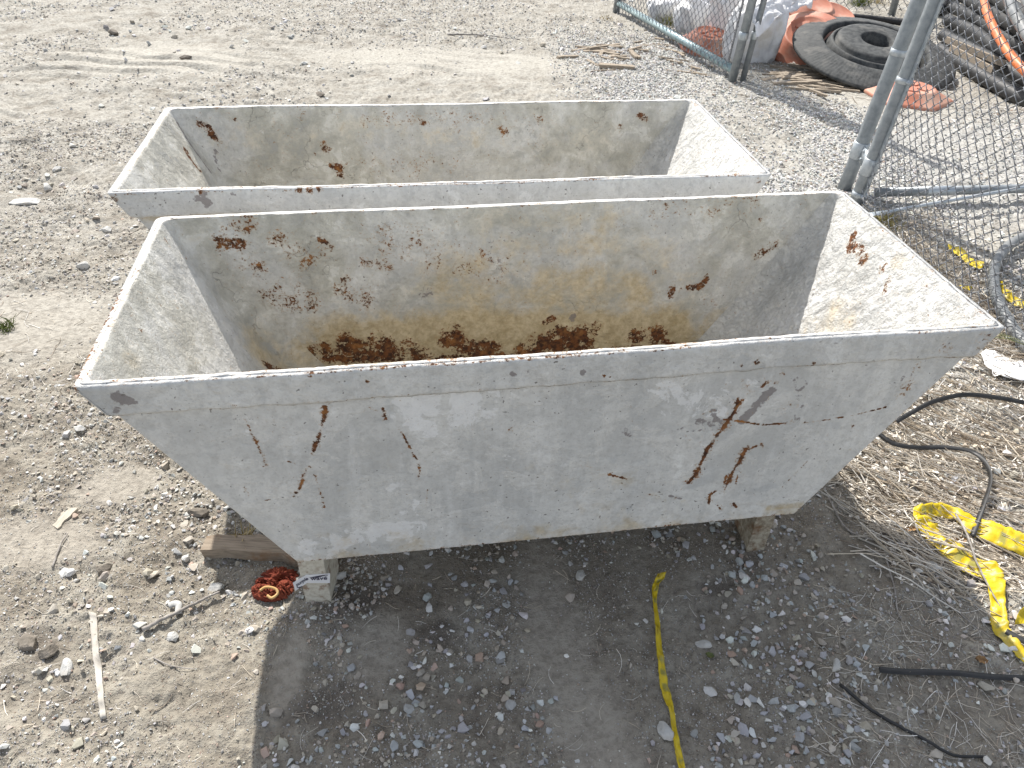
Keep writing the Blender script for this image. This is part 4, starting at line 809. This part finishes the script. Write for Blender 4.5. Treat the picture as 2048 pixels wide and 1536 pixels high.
def cord(name, pts, r, mat, label, cat, group=None, taper=.5):
    P = smooth_path([gp(u, v)+np.array([0, 0, zg(*gp(u, v)[:2])+z]) for u, v, z in pts], 8); P[1:-1] += RNG.normal(0, r*.10, (len(P)-2, 3)); o = tube(name, P, np.linspace(r, r*taper, len(P)), mat, None, 7); tag(o, label, cat, group); return o
cord('thin_cable', [(1678, 1373, .011), (1735, 1425, .011), (1790, 1460, .011), (1850, 1490, .011), (1900, 1518, .011), (1965, 1522, .011)], .0042, M['strap'], 'thin dark cord curving over shaded gravel near the bottom edge', 'cord', None, .8)
TW = [([(1735, 895, .02), (1770, 935, .012), (1830, 1020, .015), (1880, 1050, .02), (1950, 1090, .012), (2010, 1130, .01), (2040, 1165, .01)], .0036, 'long pale twig lying across the top fold of the yellow tape'),
 ([(1905, 1040, .03), (1920, 1090, .04), (1945, 1150, .04), (1985, 1210, .02), (2010, 1240, .01)], .0034, 'dark twig crossing over the middle of the yellow tape'),
 ([(1655, 1000, .006), (1690, 1060, .006), (1740, 1092, .008), (1800, 1096, .008), (1870, 1088, .02)], .0032, 'curved grey twig reaching from under the tub to the tape'),
 ([(1735, 1035, .006), (1790, 1100, .006), (1850, 1165, .006), (1930, 1235, .006), (2050, 1330, .006)], .0028, 'thin long twig running along the shadow edge beside the tape'),
 ([(1768, 1128, .005), (1785, 1180, .005), (1792, 1230, .005), (1800, 1255, .005)], .0026, 'short bent twig lying on gravel in the tub shadow'),
 ([(288, 1266, .008), (340, 1242, .012), (395, 1212, .014), (440, 1187, .012)], .0055, 'thick bleached twig on lit dirt left of the red rag'),
 ([(108, 1140, .004), (125, 1100, .006), (140, 1075, .006)], .003, 'small forked twig just below the pale wood shard'),
 ([(310, 1322, .003), (345, 1337, .003), (390, 1341, .003)], .002, 'hair-thin curved twig on lit dirt below the broken pale shard'),
 ([(895, 72, .01), (960, 76, .012), (1040, 80, .008)], .008, 'dark twig lying alone on the far gravel')]
for pts, r, lab in TW: cord('twig', pts, r, M['twig'], lab, 'twig')
# tape
strip('warning_tape', [((2075, 1090, .02), (2070, 1130, .0)), ((2030, 1066, .03), (2020, 1108, .01)), ((1990, 1052, .03), (1978, 1086, .012)), ((1950, 1036, .025), (1934, 1066, .01)), ((1915, 1020, .02), (1902, 1037, .006)), ((1875, 1010, .02), (1868, 1034, .008)), ((1842, 1013, .03), (1842, 1034, .014)), ((1822, 1026, .02), (1836, 1044, .008)), ((1824, 1050, .010), (1862, 1034, .014)),
   ((1838, 1070, .006), (1874, 1052, .014)), ((1862, 1096, .004), (1882, 1080, .010)), ((1888, 1120, .004), (1912, 1096, .012)), ((1916, 1140, .004), (1940, 1112, .014)), ((1944, 1154, .01), (1972, 1128, .02)), ((1962, 1158, .02), (1996, 1142, .02)), ((1970, 1184, .012), (2004, 1172, .02)), ((1978, 1216, .006), (2006, 1206, .014)), ((1982, 1252, .004), (2012, 1242, .012)), ((2000, 1280, .004), (2022, 1268, .010)), ((2026, 1318, .004), (2046, 1300, .010)), ((2060, 1350, .004), (2070, 1330, .01))],
   .0006, M['tape'], 'wide yellow warning tape folded into a loop over dry stalks', 'warning tape', .004, .0055, 1, 8, True)
strip('warning_tape', [((1316, 1146, .014), (1332, 1146, .01)), ((1310, 1160, .012), (1326, 1160, .008)), ((1304, 1176, .006), (1316, 1176, .006)), ((1305, 1210, .004), (1314, 1210, .006)), ((1311, 1260, .004), (1322, 1260, .006)), ((1315, 1320, .004), (1329, 1320, .006)), ((1322, 1370, .004), (1340, 1370, .006)), ((1338, 1420, .004), (1350, 1420, .006)), ((1348, 1480, .004), (1360, 1480, .006)), ((1360, 1545, .004), (1372, 1545, .006))],
   .0006, M['tape'], 'narrow twisted yellow warning tape on shaded gravel before the tub', 'warning tape', .003, .006, 4, 8, True)
strip('warning_tape', [((1894, 488, .02), (1900, 500, .01)), ((1925, 495, .02), (1922, 512, .01)), ((1945, 515, .02), (1935, 527, .01)), ((1968, 524, .02), (1962, 540, .01))], .0006, M['tape'], 'crumpled yellow tape scrap behind the mesh, left of the ribbed hose', 'warning tape', .004, .012, 6)
strip('warning_tape', [((1992, 545, .02), (1992, 556, .01)), ((2004, 560, .02), (2000, 570, .01)), ((2020, 575, .03), (2012, 588, .01)), ((2060, 600, .02), (2050, 612, .01))], .0006, M['tape'], 'yellow tape scrap just past the ribbed hose, behind the mesh', 'warning tape', .004, .010, 8)
strip('warning_tape', [((2036, 1225, .03), (2026, 1252, .0)), ((2060, 1212, .04), (2060, 1256, .01))], .0006, M['tape'], 'gathered yellow tape end entering beside the black strap end', 'warning tape', .004, .01, 10)
strip('warning_tape', [((1922, 566, .01), (1924, 578, .008)), ((1945, 572, .01), (1940, 583, .008))], .0006, M['tape'], 'tiny dirty yellow tape scrap at the rim of the tub end', 'warning tape', .004, .008, 12)
# paper
def paper():
    out = [(1962, 706), (1990, 700), (2020, 712), (2052, 735), (2080, 762), (2040, 762), (1998, 756), (1982, 744)]; c = gp(2010, 735); P = np.array([gp(*q) for q in out]); n = 24; rings = []
    Pc = smooth_path(list(P)+[P[0]], 4)[:-1]
    for f in np.linspace(1, .05, 9): rings.append(c+(Pc-c)*f)
    G = np.array(rings); m = len(Pc); G[..., 2] = gh(G[..., 0], G[..., 1])+.016+.022*np.abs(fbm(G[..., 0]*22, G[..., 1]*22, 230, 3))
    i = np.arange(8)[:, None]*m; j = np.arange(m)[None, :]; k = (j+1) % m; F = np.stack([i+j, i+m+j, i+m+k, i+k], -1).reshape(-1, 4)
    o = mk('paper_sheet', G, F, M['paper'], None, True); md = o.modifiers.new('t', 'SOLIDIFY'); md.thickness = .001; tag(o, 'crumpled white paper sheet lying on dry stalks by the tub corner', 'paper')
paper()
# rag
def rag():
    c = gp(548, 1172); o = empty('rag', (c[0], c[1], zg(*c[:2])-.004), 0, 'crumpled red-brown rag with a tan band beside the tub leg', 'rag')
    bm = bmesh.new(); bmesh.ops.create_icosphere(bm, subdivisions=5, radius=1); V = np.array([v.co[:] for v in bm.verts]); F = np.array([[v.index for v in f.verts] for f in bm.faces]); bm.free()
    pr = []
    for dx, dy, sx, sy, sz, sd in ((.006, .020, .034, .020, .018, 1), (-.024, -.012, .016, .012, .013, 2), (.024, -.008, .016, .018, .016, 3), (-.004, -.022, .028, .011, .011, 4), (.030, .020, .016, .010, .010, 5), (-.028, .006, .010, .010, .012, 6), (0.0, .002, .014, .012, .016, 7)):
        q = V*3.2+sd*4; w = np.abs(fbm(q[:, 0]+q[:, 2], q[:, 1]-.6*q[:, 2], 240+sd, 4)); S_ = V*np.array([sx, sy, sz])*(1.25-w[:, None]*1.9); pr.append((S_+np.array([dx, dy, .008]), [F]))
    o.scale = (1.3, 1.3, 1.3); A, B = join_vf(pr); mk('cloth', A, B, M['rag'], o); P = smooth_path([(-.020, -.020, .020), (-.008, -.016, .026), (.010, -.018, .024), (.016, -.026, .020), (.006, -.034, .016), (-.004, -.030, .018)], 8)
    V2, F2 = tube_vf(P, .0028, 7); mk('band', V2, F2, M['rag_tan'], o)
rag()
# rocks and clods one can point at
def rock(px, r, mat, label, name='rock', cat='rock', flat=.6, seed=0, ang=0.0, aspect=.75):
    bm = bmesh.new(); bmesh.ops.create_icosphere(bm, subdivisions=4, radius=1); V = np.array([v.co[:] for v in bm.verts]); F = np.array([[v.index for v in f.verts] for f in bm.faces]); bm.free()
    rg = np.random.default_rng(900+seed)
    for _ in range(11):
        n = rg.normal(size=3); n /= np.linalg.norm(n); d = rg.uniform(.55, .85); k = V@n-d; V = V-np.clip(k, 0, None)[:, None]*n
    q = V*4+seed; V = V*(1+.10*fbm(q[:, 0]+q[:, 2], q[:, 1]-q[:, 2], 260+seed, 4)[:, None])
    V = (V*np.array([1, aspect, flat])*r)@rot(0, 0, ang).T; c = gp(*px); o = mk(name, V, F, mat, None, False); o.location = (c[0], c[1], zg(*c[:2])+r*flat*.35); tag(o, label, cat); return o
R_ = [((398, 1032), .032, 'clod', 'dark crumbly dirt clod right beside the sloping tub end', 'dirt_clod', .5), ((212, 1143), .026, 'clod', 'dark clod among white stones left of the timber block', 'dirt_clod', .6), ((62, 1292), .030, 'clod', 'darkest clod, half sunk at the lower left', 'dirt_clod', .5), ((100, 1312), .024, 'clod', 'brown clod next to the darkest clod', 'dirt_clod', .55),
      ((135, 1342), .026, 'rock', 'flat pale rock under the two dark clods', 'rock', .45), ((430, 1175), .022, 'rock', 'grey flat rock at the shadow edge left of the red rag', 'rock', .5), ((374, 1118), .017, 'rock', 'white rounded rock left of the timber block', 'rock', .75), ((347, 1277), .018, 'rock', 'pale angular rock just under the bleached twig', 'rock', .7), ((1668, 1340), .019, 'rock', 'blocky grey stone left of the straight strap end', 'rock', .8), ((1862, 1140), .026, 'rock', 'dark grey pointed stone under the yellow tape loop', 'rock', .6),
      ((683, 1152), .017, 'rock', 'white stone right of the stickered tub leg', 'rock', .6), ((1330, 1462), .025, 'rock', 'white stone half under the narrow yellow tape', 'rock', .6), ((1408, 1285), .021, 'rock', 'pale grey stone beside a small green leaf', 'rock', .6), ((1162, 1150), .020, 'rock', 'bluish stone on the edge of the smooth dust patch', 'rock', .55), ((165, 868), .020, 'rock', 'flat whitish stone left of the nearer tub band', 'rock', .5),
      ((165, 532), .034, 'rock', 'largest pale stone on the dirt left of the tub rim', 'rock', .5), ((92, 372), .040, 'rock', 'round dusty stone at the end of the broken pale slab', 'rock', .8), ((212, 458), .03, 'rock', 'grey rounded stone close to the left rim of the tub', 'rock', .6), ((115, 340), .03, 'rock', 'grey stone alone left of the farther tub corner', 'rock', .7), ((228, 68), .05, 'clod', 'dark lump on the far tyre-marked dirt', 'dirt_clod', .7),
      ((372, 118), .05, 'clod', 'dark dirt lump on the tyre ridges behind the farther tub', 'dirt_clod', .4), ((640, 190), .045, 'clod', 'flat dark clod right behind the farther tub', 'dirt_clod', .3), ((1690, 655), .03, 'rock', 'hidden stone', 'rock', .5)]
for k, (px, r, mt, lab, nm, fl) in enumerate(R_[:-1]): rock(px, r, M[mt], lab, nm, 'clod' if mt == 'clod' else 'rock', fl, k, k*1.3, .6+.07*(k % 4))
slab = rock((50, 400), .085, M['rock'], 'broken pale slab lying flat at the far left', 'concrete_slab', 'slab', .16, 61, .12, .45)
def shard():
    c = gp(352, 1222); P = smooth_path([(-.018, .008, .008), (-.006, .014, .010), (.006, .010, .012), (.010, -.004, .010), (.014, -.014, .006)], 6); V, F = tube_vf(P, np.linspace(.010, .008, len(P)), 8); V[:, 2] = V[:, 2]*.6
    o = mk('broken_shard', V, F, M['rock'], None, True); o.location = (c[0], c[1], zg(*c[:2])+.004); tag(o, 'bent broken white shard lying under the bleached twig', 'shard')
shard()
# dry leaf curls and the green bits
def leaf(px, ln, w, ang, mat, label, name='dry_leaf', curl=.4, cat='leaf'):
    n, m = 12, 5; s = np.linspace(-1, 1, n)[:, None]; f = np.linspace(-1, 1, m)[None, :]; ww = (1-s**2)**.7; x = s*ln/2+0*f; y = f*ww*w/2; z = curl*w*(f**2)*.6+curl*ln*.12*s**2+.002*np.sin(s*9+f*4)
    V = np.stack([x, y, z], -1).reshape(-1, 3); i = np.arange(n-1)[:, None]*m; j = np.arange(m-1)[None, :]; F = np.stack([i+j, i+m+j, i+m+j+1, i+j+1], -1).reshape(-1, 4)
    c = gp(*px); o = mk(name, V, F, mat, None, True); o.location = (c[0], c[1], zg(*c[:2])+.008); o.rotation_euler = (.15, .1, ang); tag(o, label, cat); return o
leaf((1912, 1093), .05, .022, .3, M['leaf'], 'reddish brown leaf framed by the yellow tape loop'); leaf((1955, 1330), .03, .02, -.2, M['leaf'], 'brown curled leaf touching the straight black strap'); leaf((1815, 1070), .05, .014, .25, M['leaf'], 'tan sliver of dry leaf left of the tape fold'); leaf((1420, 1308), .022, .014, -.3, M['grass'], 'small green leaf in the shaded gravel', 'green_leaf')
def frond():
    a = gp(1962, 690); b = gp(2045, 708); pr = []; U_ = b-a
    pr.append(tube_vf([a+np.array([0, 0, .04]), (a+b)/2+np.array([0, 0, .05]), b+np.array([0, 0, .04])], .0014, 5)); n = 16
    for k in range(n):
        p = a+U_*(k+.5)/n+np.array([0, 0, .047]); d = np.array([-.15, 1, .1])*.05*math.sin(math.pi*(k+1.5)/(n+2)); V = np.array([p+U_/n*.0, p+d*.5+U_/n*.35, p+d, p+d*.5-U_/n*.05]); pr.append((V, [np.array([[0, 1, 2, 3]])]))
    V, F = join_vf(pr); tag(mk('green_frond', V, F, M['grass'], None, False), 'comb-like green frond above the white paper by the hose', 'frond')
frond()
# grass tufts
def tuft(px, n, h, spread, label, tint, name='grass_tuft'):
    c = gp(*px); pr = []; o = None
    for k in range(n):
        a = RNG.uniform(0, 6.28); r = RNG.uniform(0, spread); b = np.array([c[0]+r*math.cos(a), c[1]+r*math.sin(a), 0]); b[2] = zg(b[0], b[1])-.003
        a2 = RNG.uniform(0, 6.28); ln = h*RNG.uniform(.5, 1.1); lean = RNG.uniform(.15, .9); d = np.array([math.cos(a2)*lean, math.sin(a2)*lean, 1]); d /= np.linalg.norm(d)
        P = [b, b+d*ln*.5, b+d*ln*.85+np.array([math.cos(a2), math.sin(a2), -.4])*ln*.2]; w = RNG.uniform(.0012, .0026); pr.append(tube_vf(P, [w, w*.8, w*.2], 3, False))
    V, F = join_vf(pr); col = np.tile(tint, (len(V), 1))*RNG.uniform(.7, 1.25, (len(V), 1)); o = mk(name, V, F, M['straw'], None, False, None, col); tag(o, label, 'grass'); return o
GREEN = (.13, .16, .045); DRY = (.40, .32, .16)
tuft((1340, 52), 130, .13, .16, 'green and straw grass tuft between the sacks and gate pipe', (.26, .26, .09)); tuft((1718, 14), 150, .20, .12, 'leafy green weed at the foot of the far fence', GREEN); tuft((1752, 8), 90, .15, .2, 'dry tan grass right of the green weed at the far fence', DRY)
tuft((1772, 448), 130, .09, .09, 'olive moss-like tuft behind the tub end, under the mesh', (.25, .22, .08)); tuft((1842, 545), 70, .09, .07, 'dry tan weed tuft at the fence foot, left of the hose', (.42, .35, .2)); tuft((1945, 650), 60, .08, .06, 'dry weed tuft between the tub corner and ribbed hose', (.42, .36, .22)); tuft((3, 655), 60, .06, .05, 'green weed tuft cut off at the left edge', GREEN); tuft((490, 1082), 40, .09, .03, 'dry grass tuft growing behind the timber block', DRY); tuft((1215, 40), 30, .05, .1, 'sparse dry tuft near the far left gate pole', DRY)
# ------------------------------------------------------------------ dry stalks at the right
def stalks(n, box, ang, spread, l0, l1, r0, r1, dens, cols, lift):
    u = RNG.uniform(box[0], box[2], n*3); v = RNG.uniform(box[1], box[3], n*3); keep = np.where(dens(u, v) > RNG.uniform(size=n*3))[0][:n]; Vs, Fs, Cs = [], [], []; K, Sd = 5, 3; n = len(keep)
    C = np.array([gp(u[k], v[k]) for k in keep]); a = RNG.normal(ang, spread, n); ln = RNG.uniform(l0, l1, n); d = np.stack([np.cos(a), np.sin(a)], -1); bend = RNG.normal(0, .12, n); t = np.linspace(-.5, .5, K)
    P = np.zeros((n, K, 3)); P[..., :2] = C[:, None, :2]+d[:, None]*(ln[:, None]*t)[..., None]+np.stack([-d[:, 1], d[:, 0]], -1)[:, None]*((bend*ln)[:, None]*(t**2*4))[..., None]
    P[..., 2] = gh(P[..., 0], P[..., 1])+RNG.uniform(.001, 1, n)[:, None]**2*lift+RNG.normal(0, .10, n)[:, None]*np.minimum(ln, .12)[:, None]*t+.002
    P[..., 2] = np.maximum(P[..., 2], gh(P[..., 0], P[..., 1])+.001)
    r = RNG.uniform(r0, r1, n)[:, None, None]*np.linspace(1, .6, K)[None, :, None]; aa = np.arange(3)*2*np.pi/3; side = np.concatenate([np.stack([-d[:, 1], d[:, 0]], -1), np.zeros((n, 1))], 1)
    V = P[:, :, None, :]+r[..., None]*(np.cos(aa)[None, None, :, None]*side[:, None, None, :]+np.sin(aa)[None, None, :, None]*np.array([0, 0, 1.0])); V = V.reshape(-1, 3)
    b = (np.arange(n)*K*3)[:, None, None]; i = (np.arange(K-1)*3)[None, :, None]; j = np.arange(3)[None, None, :]; k = (j+1) % 3; F = np.stack([b+i+j, b+i+k, b+i+3+k, b+i+3+j], -1).reshape(-1, 4)
    c = np.asarray(cols)[RNG.integers(0, len(cols), n)]*RNG.uniform(.65, 1.2, (n, 1)); return V, F, np.repeat(c, K*3, 0)
SC = [(.72, .66, .57), (.80, .76, .69), (.54, .47, .38), (.74, .66, .54), (.35, .29, .23), (.85, .82, .77)]
def edge_right(u, v): return np.clip((u-(1640+np.abs(v-960)*.55))/60, 0, 1)*np.clip((1150-v+(u-1700)*.45)/60, 0, 1)
def behind(u, v): return np.clip((u-(1715+(v-430)*1.0))/25, 0, 1)*np.clip(1.25-(u-(1715+(v-430)*1.0))/150, 0, 1)
sets = [stalks(720, (1640, 690, 2120, 1180), -.72, .30, .08, .36, .0012, .0030, edge_right, SC, .03), stalks(1000, (1640, 690, 2120, 1200), -.3, 1.1, .02, .11, .0009, .0023, edge_right, SC, .018), stalks(1900, (1690, 420, 2060, 720), -.6, .9, .03, .18, .0009, .0026, behind, SC, .03), stalks(420, (1640, 1180, 2060, 1530), -.6, 1.2, .02, .10, .0005, .0011, lambda u, v: np.full_like(u, .6), SC, .004),
        stalks(260, (0, 900, 1500, 1530), 0, 2, .015, .06, .0005, .0010, lambda u, v: np.full_like(u, .6), SC, .003), stalks(260, (0, 250, 260, 900), 0, 2, .02, .07, .0007, .0014, lambda u, v: np.full_like(u, .6), SC, .004), stalks(350, (1480, 130, 2048, 260), -.3, .8, .04, .18, .001, .003, lambda u, v: np.full_like(u, .6), SC, .01)]
V = np.concatenate([s[0] for s in sets]); o_ = np.cumsum([0]+[len(s[0]) for s in sets[:-1]]); F = np.concatenate([s[1]+k for s, k in zip(sets, o_)]); C = np.concatenate([s[2] for s in sets])
tag(mk('dry_stalks', V, F, M['straw'], None, False, None, C), 'mat of broken dry weed stalks right of the tubs', 'dry stalks', kind='stuff')
# flakes of dead leaf and bark between the stalks
def flakes(n):
    u = RNG.uniform(1640, 2110, n); v = RNG.uniform(430, 1190, n); k = np.where((np.maximum(edge_right(u, v), behind(u, v)) > RNG.uniform(size=n)))[0]; Pp = np.array([gp(u[i], v[i]) for i in k]); Pp[:, 2] = gh(Pp[:, 0], Pp[:, 1])+RNG.uniform(.001, .014, len(k))
    c = np.asarray(SC)[RNG.integers(0, len(SC), len(k))]*RNG.uniform(.7, 1.2, (len(k), 1)); return instances([hull(7, 700+i, .14) for i in range(6)], Pp, RNG.uniform(.004, .013, len(k)), c, .5)
V, F, C = flakes(3600); tag(mk('leaf_litter', V, F, M['straw'], None, False, None, C), 'crumbled dead leaf flakes between the dry stalks', 'leaf litter', kind='stuff')
